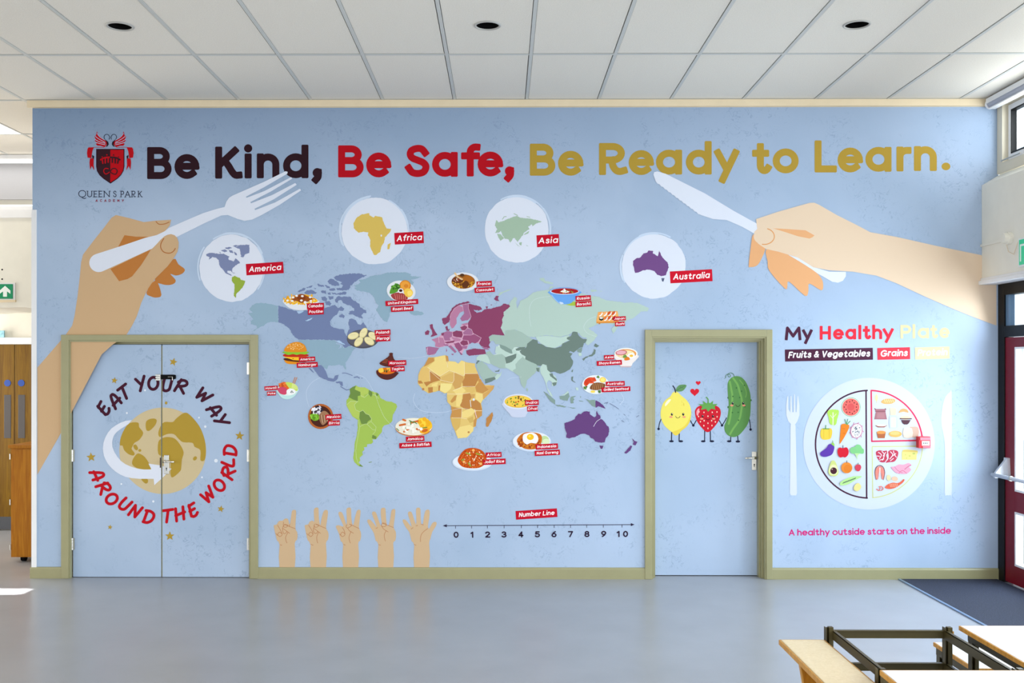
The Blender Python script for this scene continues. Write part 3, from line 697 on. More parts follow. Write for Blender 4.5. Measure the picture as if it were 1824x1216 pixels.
# black door frame, transom light, maroon door with push bar
fr = MB(); X0, X1 = XR-.004, XR+.075
yA, yB_, yC = -.005, -.105, -1.16
fr.box(X0, X1, yB_, yA, 0, 2.45, .003).box(X0, X1, -2.30, yB_, 2.355, 2.45, .003).box(X0, X1, -2.30, yB_, 2.01, 2.10, .003)
fr.box(X0, X1, -2.36, -2.26, 0, 2.45, .003).box(X0, X1, -4.40, -4.32, 0, 2.45, .003).box(X0, X1, -4.33, -2.3, 2.37, 2.45, .003).box(X0, X1, -4.33, -2.3, 2.01, 2.10, .003).box(X0, X1, -4.33, -2.3, 0.0, .12, .003).box(X0, X1, -3.36, -3.30, .1, 2.4, .003)
fr = fr.build('door_frame', M_FRAMEBLK, kind='structure')
tw = MB().box(XR+.01, XR+.06, -2.29, -2.25, 2.10, 2.355).box(XR+.01, XR+.06, yB_-.045, yB_, 2.10, 2.355).build('window_2', mat('sash_blue_grey', S(90, 120, 150), .4), kind='structure')
MB().box(XR+.03, XR+.036, -2.25, yB_-.045, 2.10, 2.355).build('pane', GL, tw)
for a1, a2 in ((-3.30, -2.36), (-4.32, -3.36)):
    wq = MB().box(XR+.028, XR+.036, a1, a2, .12, 2.01).box(XR+.028, XR+.036, a1, a2, 2.10, 2.37).build('window_3', GL, kind='structure')
def reddoor(name, yn, yfar, bar=True):
    # yfar = hinge edge nearest the mural; yn = nearer the camera
    d = MB(); xa, xb = XR+.004, XR+.055
    d.box(xa, xb, yfar-.155, yfar, .012, 2.005, .004).box(xa, xb, yn, yn+.155, .012, 2.005, .004)
    d.box(xa, xb, yn+.15, yfar-.15, 1.925, 2.005, .004).box(xa, xb, yn+.15, yfar-.15, .012, .165, .004).box(xa, xb, yn+.15, yfar-.15, .60, .765, .004)
    d = d.build(name, M_RED, kind='structure')
    for z0_, z1_ in ((.165, .60), (.765, 1.925)):
        g2 = MB().box(xa-.004, xb+.004, yfar-.175, yfar-.155, z0_, z1_).box(xa-.004, xb+.004, yn+.155, yn+.175, z0_, z1_).box(xa-.004, xb+.004, yn+.175, yfar-.175, z0_, z0_+.018).box(xa-.004, xb+.004, yn+.175, yfar-.175, z1_-.018, z1_)
        g2.build('glazing_bead', M_WHITE, d)
        MB().box(xa+.02, xa+.026, yn+.155, yfar-.155, z0_, z1_).build('pane', GL, d)
    if bar:
        zz = .895
        pb = MB().prism([(yfar-.02, zz+.13), (yfar-.075, zz+.13), (yfar-.09, zz-.03), (yfar-.0, zz-.03), (yfar-.0, zz+.02)], 'x', xa-.022, xa)
        pb = pb.build('push_bar', mat('silver_paint', S(205, 208, 214), .35, .3), d)
        MB().prism([(xa-.02, zz+.12), (xa-.02, zz-.03), (xa-.11, zz-.035), (xa-.12, zz-.01), (xa-.09, zz+.03)], 'y', yfar-.06, yfar-.03).build('lever_arm', MATS['silver_paint'], pb)
        MB().tube([(xa-.105, yfar+.0, zz-.012), (xa-.105, yfar-.5, zz-.012), (xa-.105, yn+.06, zz-.012)], .016, 14).build('bar', MATS['silver_paint'], pb, smooth=True)
        MB().tube([(xa-.105, yfar-.28, zz-.012), (xa-.105, yfar-.30, zz-.012)], .021, 14).build('bar_collar', M_STEEL, pb)
    return d
reddoor('door_6', -1.17, -.108); reddoor('door_7', -2.255, -1.18, True)
# entrance mat
mt = empty('entrance_mat', (3.285, -1.6, 0), label='dark blue grey entrance mat with metal edge strip beside the red door', cat='doormat')
MB().box(.012, XR-3.285-.02, -.4, 1.575, .001, .008).build('carpet', mat('mat_carpet', S(40, 46, 66), .9, var=.6, scale=120, bump=1.0, bscale=300), mt)
MB().box(-.004, .014, -.4, 1.575, .001, .010, .001).build('edge_strip', mat('edge_aluminium', S(150, 175, 205), .35, .7), mt)
# outside: brick pier seen through the transom
wq = MB()
for k in range(4): wq.box(XR+.03, XR+.036, -8.55+k*.97, -8.55+(k+1)*.97-.06, .93, 2.43)
wq.build('window_4', GL, kind='structure')
wf = MB()
for k in range(5): wf.box(XR+.0, XR+.07, -8.61+k*.97, -8.55+k*.97, .9, 2.46)
wf.build('window_5', M_FRAMEBLK, kind='structure')
# ---------------------------------------------------------------- printed artwork on the mural
BASE_W = S(218, 223, 236)
WHT = (216, 221, 234); DK = (42, 16, 26); RED = (176, 4, 24); GOLD = (172, 142, 54)
BLUE = (166, 195, 224)
# headline
th = 12.5
WORDS = [('Be', DK, 'first, maroon word Be', (('B', 262.1, 305.6, 318.8), ('e', 310.8, 355, 318.6))),
 ('Kind,', DK, 'maroon word Kind with a comma', (('K', 383.2, 432, 318), ('i', 436, 448, 317.6), ('n', 457.4, 497.6, 317.4), ('d', 504.2, 549.5, 317.2), (',', 557, 572.5, 316.5))),
 ('Be', RED, 'second, red word Be', (('B', 602.3, 647.7, 315.8), ('e', 652.3, 696.7, 315.8))),
 ('Safe,', RED, 'red word Safe with a comma', (('S', 722, 765, 315.2), ('a', 769.6, 815.4, 314.8), ('f', 821.3, 856, 314.2), ('e', 850.8, 896, 314.2), (',', 899.8, 914.8, 313.5))),
 ('Be', GOLD, 'third, gold word Be', (('B', 943.8, 989.2, 312.8), ('e', 994, 1039, 312.8))),
 ('Ready', GOLD, 'gold word Ready', (('R', 1067, 1118, 311.6), ('e', 1119.9, 1164.6, 311.6), ('a', 1168.4, 1215, 310.8), ('d', 1221.7, 1267.7, 310.8), ('y', 1272.5, 1316.4, 310))),
 ('to', GOLD, 'gold word to', (('t', 1339.7, 1374.2, 309.6), ('o', 1376.4, 1422.6, 308.6))),
 ('Learn.', GOLD, 'gold word Learn with a full stop', (('L', 1451, 1490.6, 307), ('e', 1492, 1537, 307), ('a', 1541.5, 1588, 305.8), ('r', 1596.8, 1623.7, 305.2), ('n', 1628, 1668.7, 304.4)))]
for w_, col_, lab_, ls in WORDS:
    a = Art(base=2)
    for ch, x0, x1, b in ls:
        fit(a, ch, x0, x1, b, 57, th, col_)
        if ch == 'f': a.L += 4
    if w_ == 'Learn.': a.ell(1685, 296.3, 7.8, 6.8, GOLD)
    a.build('headline_lettering', mural, label=lab_)
# crest
a = Art(base=2).T(130, 225, 8.686); MAR = (58, 16, 28); CR = (182, 6, 22); NAVY = (34, 38, 62)
def mir(s_, c=577): return [(2*c-x, y) for x, y in pp(s_)]
def both(s_, col, smooth=0):
    a.poly(s_, col, smooth); a.poly(mir(s_), col, smooth)
SH = '358,348 797,348 797,620 782,690 745,755 690,810 580,885 470,810 410,755 370,690 358,620'
a.poly('350,340 805,340 805,622 790,695 750,762 695,818 580,895 465,818 405,762 364,695 350,622', (150, 165, 195)); a.poly(SH, (40, 12, 24))
a.poly('372,362 578,362 578,868 478,802 420,748 382,686 372,620', (52, 22, 32)); a.poly('578,362 783,362 783,620 770,686 735,748 680,802 578,868', CR)
both('370,75 396,140 450,180 520,228 530,262 512,300 488,322 430,300 378,298 350,270 370,262 335,215 352,208 333,150 355,140', CR)
for q in ('345,152 400,195 495,245', '340,200 400,235 500,262', '350,245 410,265 500,285', '372,108 420,168 510,220'):
    a.stroke(q, 8, BLUE, smooth=4); a.stroke(mir(q), 8, BLUE, smooth=4)
q = '558,200 566,165 545,130 515,122 488,140 480,170 500,210 530,245 540,275 528,305'
a.stroke(q, 9, NAVY, smooth=4); a.stroke(mir(q), 9, NAVY, smooth=4)
both('500,205 545,240 553,275 540,300 510,322 525,280 520,245', (36, 14, 26))
both('240,325 325,322 300,380 290,440 285,492 225,482 216,410 225,350', CR); both('262,498 322,488 318,600 330,682 290,612 265,675 255,560', CR)
both('295,440 328,462 318,510 300,485', (36, 14, 30)); a.stroke('325,322 480,325', 6, CR); a.stroke(mir('325,322 480,325'), 6, CR)
for sgn, col in ((0, CR), (1, (52, 22, 32))):
    f_ = (lambda s_: pp(s_)) if not sgn else (lambda s_: mir(s_))
    a.stroke(f_('430,515 470,492 520,480 572,478'), 26, col, smooth=3)
    for q in ('452,510 462,570', '500,500 500,565', '545,495 545,555'): a.stroke(f_(q), 22, col)
    a.stroke(f_('450,470 452,472'), 16, col); a.stroke(f_('525,440 526,442'), 20, col)
    a.stroke(f_('545,655 500,650 475,690 500,735 540,725 577,695') if not sgn else f_('577,695 545,655 500,652 470,690 495,738 545,728 580,700'), 15, col, smooth=4)
a.build('school_crest', mural, label='red and black shield crest with twin swans and ribbons')
a = Art(base=2)
for ch, x0, x1 in (('Q', 139.5, 153.5), ('U', 155.5, 164), ('E', 167, 173), ('E', 176, 182), ('N', 185, 195.5), ('S', 201.5, 207.5), ('P', 215, 221), ('A', 222.5, 232), ('R', 234.5, 242), ('K', 246, 254)):
    fit(a, ch, x0, x1, 351 if ch != 'Q' else 351.5, 11.2 if ch != 'Q' else 13, 1.25, NAVY, cap=0)
for x in (155.5, 164, 167, 176, 185, 195.5, 215, 223, 231.5, 235, 246.5): a.stroke([(x-1.4, 340.2), (x+1.4, 340.2)] if x not in (223, 231.5) else [(x-1.4, 351), (x+1.4, 351)], .8, NAVY, 0)
for x in (167, 176, 185, 215, 235, 246.5): a.stroke([(x-1.4, 350.8), (x+1.4, 350.8)], .8, NAVY, 0)
for i, ch in enumerate('ACADEMY'): fit(a, ch, 170.3+i*7.75, 170.3+i*7.75+3.8, 359.4, 4.6, .85, (146, 40, 62), cap=0)
a.build('school_name_lettering', mural, label='thin navy words QUEEN S PARK over small red ACADEMY')

# left hand with fork, right hand with knife
TAN = (199, 166, 128); TAN2 = (184, 118, 58); LINE = (170, 104, 50)
HB = '535,302 620,322 715,348 800,338 893,333 885,370 850,410 800,440 810,480 850,440 890,425 930,445 942,480 935,540 905,590 870,635 790,715 760,760 735,795 700,870 670,960 640,1020 600,1085'
def tx(s_, x0, y0, sc): return [(x0+x/sc, y0+y/sc) for x, y in pp(s_)]
ARM = tx(HB, 60, 300, 3.648)+[(200.7, 613.6), (181, 631), (131, 727), (112, 765), (66, 846), (40, 890), (40, 690), (66, 655), (116.2, 597)]+tx('250,1020 265,960 285,830 300,700 308,610 320,560 350,520 400,455 460,380 505,320', 60, 300, 3.648)
def arm(clip, Y, base):
    a = Art(Y=Y, base=base, clip=clip); a.poly(ARM, TAN); return a
a = arm((66.5, 190, 900, 1010), -.003, 1); a.T(60, 300, 3.648)
a.poly('905,588 940,622 982,655 965,683 925,695 888,685 921,722 915,745 880,757 830,750 788,718', TAN2, 3); a.poly('792,725 830,820 800,838 765,832 732,806', TAN2, 3)
a.poly('590,433 665,443 745,443 548,510', TAN2); a.poly('498,652 762,525 730,580 700,625 660,680 640,700 610,718 555,732', TAN2)
a.stroke('795,345 815,362 850,360 880,348', 5, LINE, smooth=4)
a.build('left_hand_print', mural, label='tan forearm and fist gripping the white fork')
a = Art(base=20, clip=(66, 190, 900, 1010)).T(60, 300, 3.648)
a.poly(arc(423, 613, 62, 60, 60, 250, 12)+pp('600,493 720,452 800,432 850,408 880,385 960,350 1100,290 1190,262 1240,250 1252,215 1270,190 1292,176 1345,153 1500,85 1638,17 1650,22 1648,34 1500,120 1378,184 1384,190 1500,146 1672,56 1680,66 1540,150 1408,218 1412,226 1550,172 1700,94 1709,106 1560,200 1434,262 1440,270 1570,220 1730,131 1738,142 1600,235 1480,303 1420,332 1370,340 1325,328 1262,302 1220,305 1100,360 930,445 770,520'), WHT)
a.build('fork_print', mural, label='big white printed fork')
a = Art(base=24).T(60, 300, 3.648)
a.poly('800,490 825,462 850,440 870,430 893,426 915,433 932,450 942,480 940,515 932,545 905,590 870,635 790,715 730,760 640,745 600,725 640,700 700,625 735,570 765,525', TAN)
a.stroke('845,455 828,485 826,515 845,542 880,550 905,540 920,520', 6, LINE, smooth=4)
a.build('thumb_print', mural, label='tan thumb over the fork handle')
# right
a = Art(base=20).T(1140, 290, 2.85)
a.poly('745,465 800,480 880,528 960,552 1045,553 1045,575 1030,598 1005,608 975,603 930,577 850,532 790,500', WHT); a.build('knife_handle_print', mural); a = Art(base=20).T(1140, 290, 2.85)
kn = '68,60 72,47 88,43 130,55 200,90 330,155 470,240 560,290 630,328 582,360 520,325 440,290 370,285 310,265'
ser = []
for i in range(25):
    t = i/24; x = 305-t*225; y = 262-t*168-22*sin(pi*t)*-.4; ser.append((x, y+ (5 if i % 2 else 0)-8*sin(pi*t)))
a.poly(pp(kn)+ser, WHT)
a.build('knife_print', mural, label='big white printed table knife with serrated edge')
a = Art(base=26, clip=(900, 190, 1775, 620)).T(1140, 290, 2.85); T3 = (222, 198, 172); T4 = (222, 166, 118)
a.poly('575,362 562,430 552,522 562,528 580,527 600,515 620,480 637,430 610,405', T4, 3); a.poly('640,440 648,500 657,548 735,637 748,628 757,602 838,675 855,650 860,612 920,647 930,620 920,585 880,545 750,465 700,445', T4, 3)
a.poly('590,285 700,248 860,203 885,202 910,213 1000,265 1100,315 1170,352 1300,375 1500,420 1820,486 1820,830 1700,785 1600,745 1450,680 1300,610 1200,572 1080,552 960,545 880,530 800,480 700,450 640,437 600,410 580,380 580,350 595,335 592,310', T3)
a.poly('675,332 750,336 840,342 886,368 875,378 860,384 800,372 740,352', T4)
a.ell(630, 373, 53, 42, T3); a.stroke(arc(630, 373, 52, 41, -70, 100, 14), 5, (214, 150, 92))
a.build('right_hand_print', mural, label='pale forearm and hand pointing in from the right, holding the knife')

# ------------------------------------------------ continent discs
def disc(cx, cy, rx, ry, seed):
    a = Art(base=2); R = random.Random(seed)
    n = 90; P = []; e = 0
    for i in range(n):
        an = 2*pi*i/n; e = e*.6+R.uniform(-.7, .7); P.append((cx+(rx+e*.8)*cos(an), cy+(ry+e*.8)*sin(an)))
    a.poly(P, WHT)
    for k in range(6):
        s0 = R.uniform(150, 330); q = R.uniform(1.0, 3.6); a.stroke(arc(cx+R.uniform(-1, 1), cy+R.uniform(-1, 1), rx+q, ry+q, s0, s0+R.uniform(30, 80), 14), 2.6, (196, 211, 231))
    return a
a = disc(412.5, 477.5, 57, 60, 1).T(340, 340, 4.343); AM = (122, 132, 168)
a.hold = False
for q in ('232,462 262,452 285,462 260,475', '292,455 322,462 330,480 305,478', '262,440 300,432 318,440 285,450', '322,425 350,418 372,420 345,432', '330,470 352,480 358,498 342,494', '216,470 232,474 228,482', '385,505 400,500 396,515'): a.poly(q, AM, rough=.4)
a.poly('118,490 150,478 205,485 255,485 300,510 290,530 330,545 345,520 370,540 380,558 345,575 330,590 318,610 322,635 310,618 285,615 280,628 300,640 318,655 300,650 268,635 250,610 230,590 218,565 215,535 195,515 165,510 140,532 145,512 122,505', AM, rough=.3)
a.poly('340,435 380,418 453,415 453,480 420,490 403,518 385,490 380,450', AM, rough=.3); a.poly('320,630 345,635 330,637', AM); a.ell(308, 520, 18, 12, WHT)
a.poly('318,668 340,655 362,668 380,672 388,688 420,695 415,715 400,745 372,775 350,800 348,828 332,810 336,770 338,725 316,695', (148, 170, 64), rough=.25)
tag(a, (425, 565), (713, 547), 88, 'America')
a.build('america_disc', mural, label='pale disc with blue and green map of the Americas, tagged America')
a = disc(667.5, 411.5, 58.5, 59.5, 2).T(340, 340, 4.343)
a.poly('1258,250 1285,205 1320,182 1380,172 1382,188 1415,205 1425,192 1478,203 1492,245 1515,290 1550,292 1540,320 1500,360 1495,400 1475,430 1465,470 1435,495 1415,493 1400,460 1385,425 1390,380 1370,345 1372,320 1335,315 1295,322 1262,290', (212, 182, 92), rough=.25)
a.poly('1522,415 1547,400 1535,450 1520,450', (212, 182, 92)); a.ell(1473, 345, 6, 8, WHT); tag(a, (1573, 325), (1798, 313), 90, 'Africa')
a.build('africa_disc', mural, label='pale disc with gold map of Africa, tagged Africa')
a = disc(920.5, 409, 57, 58.5, 3).T(840, 330, 3.965); AS_ = (160, 184, 162)
a.poly('175,245 190,262 215,255 250,240 290,225 320,215 350,230 420,235 498,255 460,268 430,290 425,275 400,290 410,310 385,325 370,335 360,355 340,380 325,400 305,372 290,375 275,405 258,380 235,378 215,345 208,320 190,335 165,335 182,310 165,285', AS_, rough=.3)
a.poly('180,340 205,345 230,372 205,392 190,370', AS_, rough=.2); a.poly('370,345 400,325 408,322 400,340 372,350', AS_); a.poly('305,400 330,425 345,435 325,425', AS_); a.poly('335,405 355,400 352,425 340,420', AS_); a.poly('385,420 402,430 390,428', AS_)
a.stroke('218,240 230,222 245,220', 5, AS_); a.stroke('300,200 325,212', 5, AS_); a.stroke('390,220 412,225', 4, AS_)
tag(a, (458, 353), (616, 344), 84, 'Asia')
a.build('asia_disc', mural, label='pale disc with sage green map of Asia, tagged Asia')
a = disc(1164.5, 474, 57, 57.5, 4).T(840, 330, 3.965); PU = (112, 74, 130)
a.poly('1140,535 1165,515 1190,510 1215,480 1240,475 1250,460 1283,463 1280,480 1315,500 1325,458 1340,495 1355,515 1385,545 1393,580 1380,610 1370,635 1340,642 1310,630 1290,605 1250,595 1210,600 1185,612 1155,618 1148,590 1140,560', PU, rough=.25)
a.poly('1340,655 1363,655 1355,680 1345,678', (84, 92, 120)); tag(a, (1400, 608), (1698, 592), 84, 'Australia', col=(200, 14, 40))
a.build('australia_disc', mural, label='pale disc with purple map of Australia, tagged Australia')

# ------------------------------------------------ world map
NB = (112, 126, 164); PB_ = (140, 168, 186); G1 = (160, 188, 84); G2 = (108, 136, 66); G3 = (176, 196, 92)
m = Art(base=2)
m.T(430, 470, 6.081)
m.poly('75,535 125,525 85,490 110,455 150,430 220,420 300,432 397,450 400,632 330,625 290,635 250,665 190,690 140,725 110,735 170,690 160,665 110,655 95,620 130,600 110,575 90,550', PB_, rough=.5); m.hold = True
m.poly('400,450 470,470 520,490 600,510 700,500 760,520 830,500 900,480 960,460 1010,440 1040,470 1060,500 1040,540 990,580 960,620 965,660 1000,690 1060,705 1110,710 1120,750 1140,780 1150,740 1175,700 1160,650 1165,600 1200,590 1240,610 1260,650 1290,660 1320,630 1350,670 1362,705 1300,720 1240,760 1180,790 1160,830 1190,850 1220,880 1160,890 1120,915 1100,880 1060,850 1020,825 900,820 620,820 575,790 545,750 520,700 470,660 430,640 400,632', NB, rough=.35)
for q in ('930,190 960,160 1000,165 1050,200 1060,230 1020,240 980,235 950,215', '1000,140 1080,115 1180,103 1280,103 1360,123 1300,150 1220,200 1180,240 1160,280 1100,290 1040,285 1030,265 1090,255 1100,230 1060,215 1100,195 1040,180 1010,160',
          '970,310 1040,320 1110,300 1140,310 1130,330 1060,335 990,330', '820,215 880,225 895,245 860,250 830,235', '700,250 770,232 760,250 710,262', '610,300 660,265 695,262 680,290 630,305', '680,310 710,285 760,280 820,310 800,325 740,325 690,322',
          '900,230 950,240 960,262 920,258', '860,290 910,285 920,320 880,315', '935,310 965,305 970,330 940,330', '1015,380 1040,350 1100,355 1180,355 1220,400 1280,430 1290,470 1350,500 1350,535 1320,530 1300,560 1320,590 1270,580 1200,545 1160,540 1170,510 1220,510 1220,480 1180,450 1140,440 1100,420 1080,390 1050,395 1045,420 1020,410',
          '860,360 900,350 930,370 925,405 880,395', '940,350 1000,348 990,380 955,390', '905,410 950,400 975,425 960,455 915,440', '1055,560 1090,535 1120,560 1110,590 1065,575', '1040,480 1080,460 1115,480 1100,510 1060,500', '950,270 1010,262 1020,285 960,290', '780,255 810,262 800,275'):
    m.poly(q, NB, rough=.55)
m.poly('620,822 1000,825 1040,850 1020,860 1070,880 1050,920 1080,910 1090,880 1110,915 1160,892 1240,905 1200,945 1180,990 1150,1040 1125,1070 1135,1140 1120,1140 1100,1100 1050,1090 1000,1100 940,1100 925,1140 890,1120 860,1090 800,1085 720,1080 660,1060 600,1020 610,900 620,860', PB_, rough=.3)
m.T(660, 470, 6.081)
m.poly('-180,240 -110,205 -130,175 -60,165 0,130 100,120 180,95 280,88 380,90 440,110 430,130 555,140 490,160 440,170 470,200 430,260 400,330 330,400 260,450 215,500 205,560 180,630 140,610 100,560 60,500 90,445 55,420 45,370 0,320 -60,300 -150,285 -175,262 -140,255', PB_, rough=.45)
m.poly('420,515 490,508 560,520 580,540 540,555 470,558 440,545', PB_, rough=.4)
m.T(460, 630, 5.526)
m.poly('493,138 515,142 545,178 545,188 525,172', NB); m.poly('535,135 580,115 620,110 640,130 665,170 675,200 690,235 740,245 755,215 790,205 785,240 770,260 740,275 690,265 640,245 600,225 575,190 550,155', NB, rough=.2)
m.poly('760,275 800,270 830,275 835,315 815,315 800,290 770,288', NB, rough=.2); m.stroke('812,322 840,340 870,356 895,350', 9, NB); m.stroke('828,190 862,190 905,205 925,213', 8, NB, smooth=3); m.stroke('945,232 975,226 995,238', 11, NB); m.stroke('1015,238 1026,240', 6, NB)
# South America
m.poly('960,310 1000,330 1050,330 1085,350 1120,370 1160,380 1185,395 1205,435 1260,465 1310,470 1360,495 1368,520 1350,560 1325,600 1320,660 1290,690 1240,705 1220,735 1215,770 1190,800 1160,840 1125,840 1130,870 1115,885 1070,890 1070,915 1040,920 1045,945 1025,960 1030,995 1000,1020 1005,1050 990,1070 1030,1110 990,1105 950,1070 935,1030 940,990 945,950 950,880 970,800 980,720 978,650 930,620 900,570 865,500 870,460 895,425 905,390 900,350 930,325', G1, rough=.25)
m.hold = False; m.up(); m.hold = True
for q, c_ in (('900,345 930,325 962,312 950,350 1005,375 1005,410 980,415 980,465 935,450 890,425 905,390', G2), ('962,320 1000,328 1050,330 1085,350 1080,390 1040,400 1045,430 1010,425 1005,375 950,350', G3), ('1090,355 1120,375 1125,400 1110,425 1085,395', G2),
              ('1165,380 1185,395 1175,415 1158,410', G2), ('870,500 910,465 935,470 980,470 945,500 960,550 1000,570 990,640 930,615 900,570', G3), ('870,450 900,435 935,455 905,470 875,490', G1), ('1000,570 1030,555 1060,590 1090,600 1115,640 1080,665 1065,690 1015,690 995,630', G2),
              ('1125,795 1165,815 1160,840 1118,830', G2), ('1005,1085 1033,1112 990,1105', G2)):
    m.poly(q, c_)
m.hold = False; m.up(); m.hold = True
BL = (190, 208, 150)
for q in ('985,650 1000,720 985,790 970,880 960,950 965,1020 985,1080', '1000,715 1050,690 1070,690 1110,665 1115,640 1090,600 1060,590 1030,555 1000,570 960,550 945,500 980,465', '1070,690 1125,745 1155,750 1160,720 1110,665', '1125,795 1150,765 1155,750', '1010,410 1045,430 1085,395', '1125,400 1160,410 1185,440', '870,500 910,465 980,470'):
    m.stroke(q, 4, BL)
m.stroke('1090,1068 1115,1064', 6, G2)
# Europe
E1 = (162, 104, 142); E2 = (136, 64, 98); E3 = (182, 122, 154); E4 = (150, 80, 118)
m.T(660, 470, 6.081); m.hold = False; m.up(); m.hold = True
m.poly('668,822 740,788 800,738 885,730 990,720 972,690 990,650 1055,640 1060,700 1110,750 1200,800 1175,860 1100,850 1062,875 1045,918 1010,930 990,980 955,945 905,895 870,885 830,885 790,895 740,905 700,895 700,850', (206, 160, 186))
m.poly('1380,880 1480,870 1600,905 1650,950 1700,1030 1650,1170 1500,1130 1420,1125 1340,1095 1280,1075 1255,990 1330,985 1380,965', (196, 214, 206))
for q, c_, r_ in (('1060,430 1110,440 1190,460 1210,490 1170,505 1110,490 1150,530 1200,520 1240,490 1320,480 1420,450 1440,430 1500,440 1512,460 1480,490 1440,520 1445,560 1425,600 1430,640 1410,690 1430,730 1455,775 1380,770 1320,765 1280,790 1300,840 1280,880 1295,915 1240,905 1200,890 1175,860 1200,800 1140,760 1110,750 1095,710 1055,690 1055,640 1085,590 1090,570 1075,520 1060,480', E2, .3),
        ('1335,380 1360,345 1390,350 1380,380 1400,405 1370,400', E2, .3), ('1245,460 1275,460 1260,490', E2, 0), ('1300,440 1318,440 1308,450', E2, 0), ('775,590 820,580 850,540 880,480 930,440 1000,415 1060,405 1085,415 1040,430 1000,435 960,450 900,490 870,540 860,590 850,630 800,660 780,640', E2, .4),
        ('860,590 870,540 910,480 960,448 1000,465 1005,510 965,530 930,590 935,640 900,690 880,700 860,650', E3, .2), ('1000,460 990,440 1060,430 1060,480 1075,520 1090,570 1060,605 990,620 970,590 1015,535 1005,500', E1, .2),
        ('810,680 835,670 840,710 860,700 850,725 820,720', E2, .2), ('640,660 670,650 680,690 700,730 725,765 690,780 650,790 670,760 665,720 645,690', E2, .3), ('590,735 620,715 640,730 630,765 595,770', E2, .2),
        ('990,650 1050,635 1048,660 1000,665', E3, 0), ('970,685 1020,665 1050,680 1030,720 990,715', E2, .1), ('1000,740 1050,695 1090,710 1110,750 1090,770 1010,765', E1, 0), ('995,810 1010,770 1090,770 1130,755 1200,800 1170,840 1130,860 1100,850 1070,870 1060,830 1000,820', E4, .1),
        ('888,740 930,720 990,730 1000,770 990,800 940,795 895,780', E2, .1), ('800,740 830,725 885,735 890,790 860,800 870,830 800,830 785,780', E1, .1), ('660,820 740,790 790,800 810,870 790,890 750,900 700,895 705,850 690,835', E3, .15), ('765,750 800,740 790,775 770,775', E2, 0),
        ('600,900 640,893 745,910 730,930 710,960 690,985 640,990 612,980 605,940', E1, .2), ('840,890 870,880 900,910 935,950 915,965 880,930 850,900', E1, .15), ('870,975 900,970 895,990', E1, 0), ('820,908 830,940 818,955', E1, 0), ('795,845 860,838 915,825 900,850 830,862', E2, .2),
        ('870,790 940,800 980,812 970,832 915,840 900,820', E3, .1), ('970,850 1000,824 1050,832 1060,870 1010,885 980,870', E2, .1), ('900,860 960,850 985,890 1000,920 960,950 1000,980 980,985 950,940 920,900', E4, .3), ('985,890 1050,885 1040,920 1000,915', E1, .1), ('790,865 845,870 840,890 800,885', E1, 0),
        ('1035,935 1120,915 1240,925 1250,975 1150,985 1070,995 1040,970', E2, .2), ('1200,900 1260,900 1290,930 1240,925', E1, .1)):
    m.poly(q, c_, rough=r_)
m.hold = False; m.up(); m.hold = True
for q in ('860,590 870,540 910,480 960,448 1000,465 1005,510', '1000,460 990,440 1060,430 1060,480 1075,520 1090,570 1060,605', '1055,690 1095,710 1110,750 1200,800 1170,840', '1000,740 1050,695', '888,740 885,790 860,800 870,830', '1000,770 990,800 940,795', '740,790 790,800 810,870', '785,780 800,830', '605,940 618,905 612,980', '1010,770 1090,770'):
    m.stroke(q, 4, (214, 170, 192))
# Asia
A1 = (176, 198, 188); A2 = (160, 182, 172); A3 = (184, 206, 196); A4 = (108, 126, 118); A5 = (128, 150, 142)
m.T(900, 470, 6.081)
m.poly('41,440 60,400 100,355 130,370 120,420 130,490 150,440 160,400 230,370 300,310 400,285 480,280 560,260 760,300 900,340 1010,355 1100,395 1200,405 1300,420 1380,415 1450,430 1560,480 1540,510 1470,515 1420,560 1380,590 1330,605 1220,680 1170,760 1150,700 1190,660 1100,640 1000,650 940,680 900,700 960,735 1000,770 960,830 900,880 870,860 880,800 830,790 800,750 740,730 700,760 600,790 450,770 330,790 250,790 180,740 100,710 0,720 -4,775 -29,730 -49,690 -29,640 -34,600 -14,560 -19,520 20,490 53,460', A1, rough=.35)
for q in ('-79,340 -59,310 11,285 81,262 41,290 -29,315 -64,345', '370,155 420,150 430,180 520,205 510,220 430,205 380,175', '470,270 490,245 530,240 500,265', '920,280 980,280 1000,290 940,305', '1020,290 1060,295 1030,300', '1430,385 1470,380 1450,390'): m.poly(q, A1, rough=.3)
m.hold = False; m.up(); m.hold = True
m.poly('330,790 450,775 600,795 690,770 700,820 640,850 600,880 540,910 460,900 400,870 350,830', A3, rough=.15)
m.poly('-174,790 -139,765 -79,770 -4,775 0,720 100,710 180,740 250,790 310,820 240,860 230,900 150,900 100,900 60,950 0,890 -60,870 -100,870 -130,830 -170,840', A2, rough=.15)
m.poly('-60,870 0,890 70,930 80,970 40,970 -20,930 -55,910', A5); m.poly('-100,890 -60,900 -20,935 60,970 10,1000 -60,985 -110,960', A3); m.poly('110,920 160,900 220,900 200,930 120,940', A4, rough=.2); m.poly('70,930 110,930 130,960 160,1020 120,1000 80,965', A3)
m.T(660, 470, 6.081)
m.poly('1250,960 1290,940 1330,985 1420,975 1460,1000 1460,1060 1470,1100 1480,1130 1400,1130 1340,1100 1300,1080 1280,1020', A2, rough=.15); m.poly('1455,1010 1520,990 1580,970 1575,1020 1530,1060 1470,1080', A4, rough=.15)
m.poly('1480,1130 1470,1085 1530,1060 1580,1020 1590,965 1625,985 1642,1020 1610,1090 1570,1130 1610,1190 1550,1170', A3, rough=.15); m.poly('1150,1010 1180,985 1250,975 1280,1020 1300,1080 1270,1080 1200,1050 1145,1040', A3, rough=.1)
m.T(680, 620, 5.285)
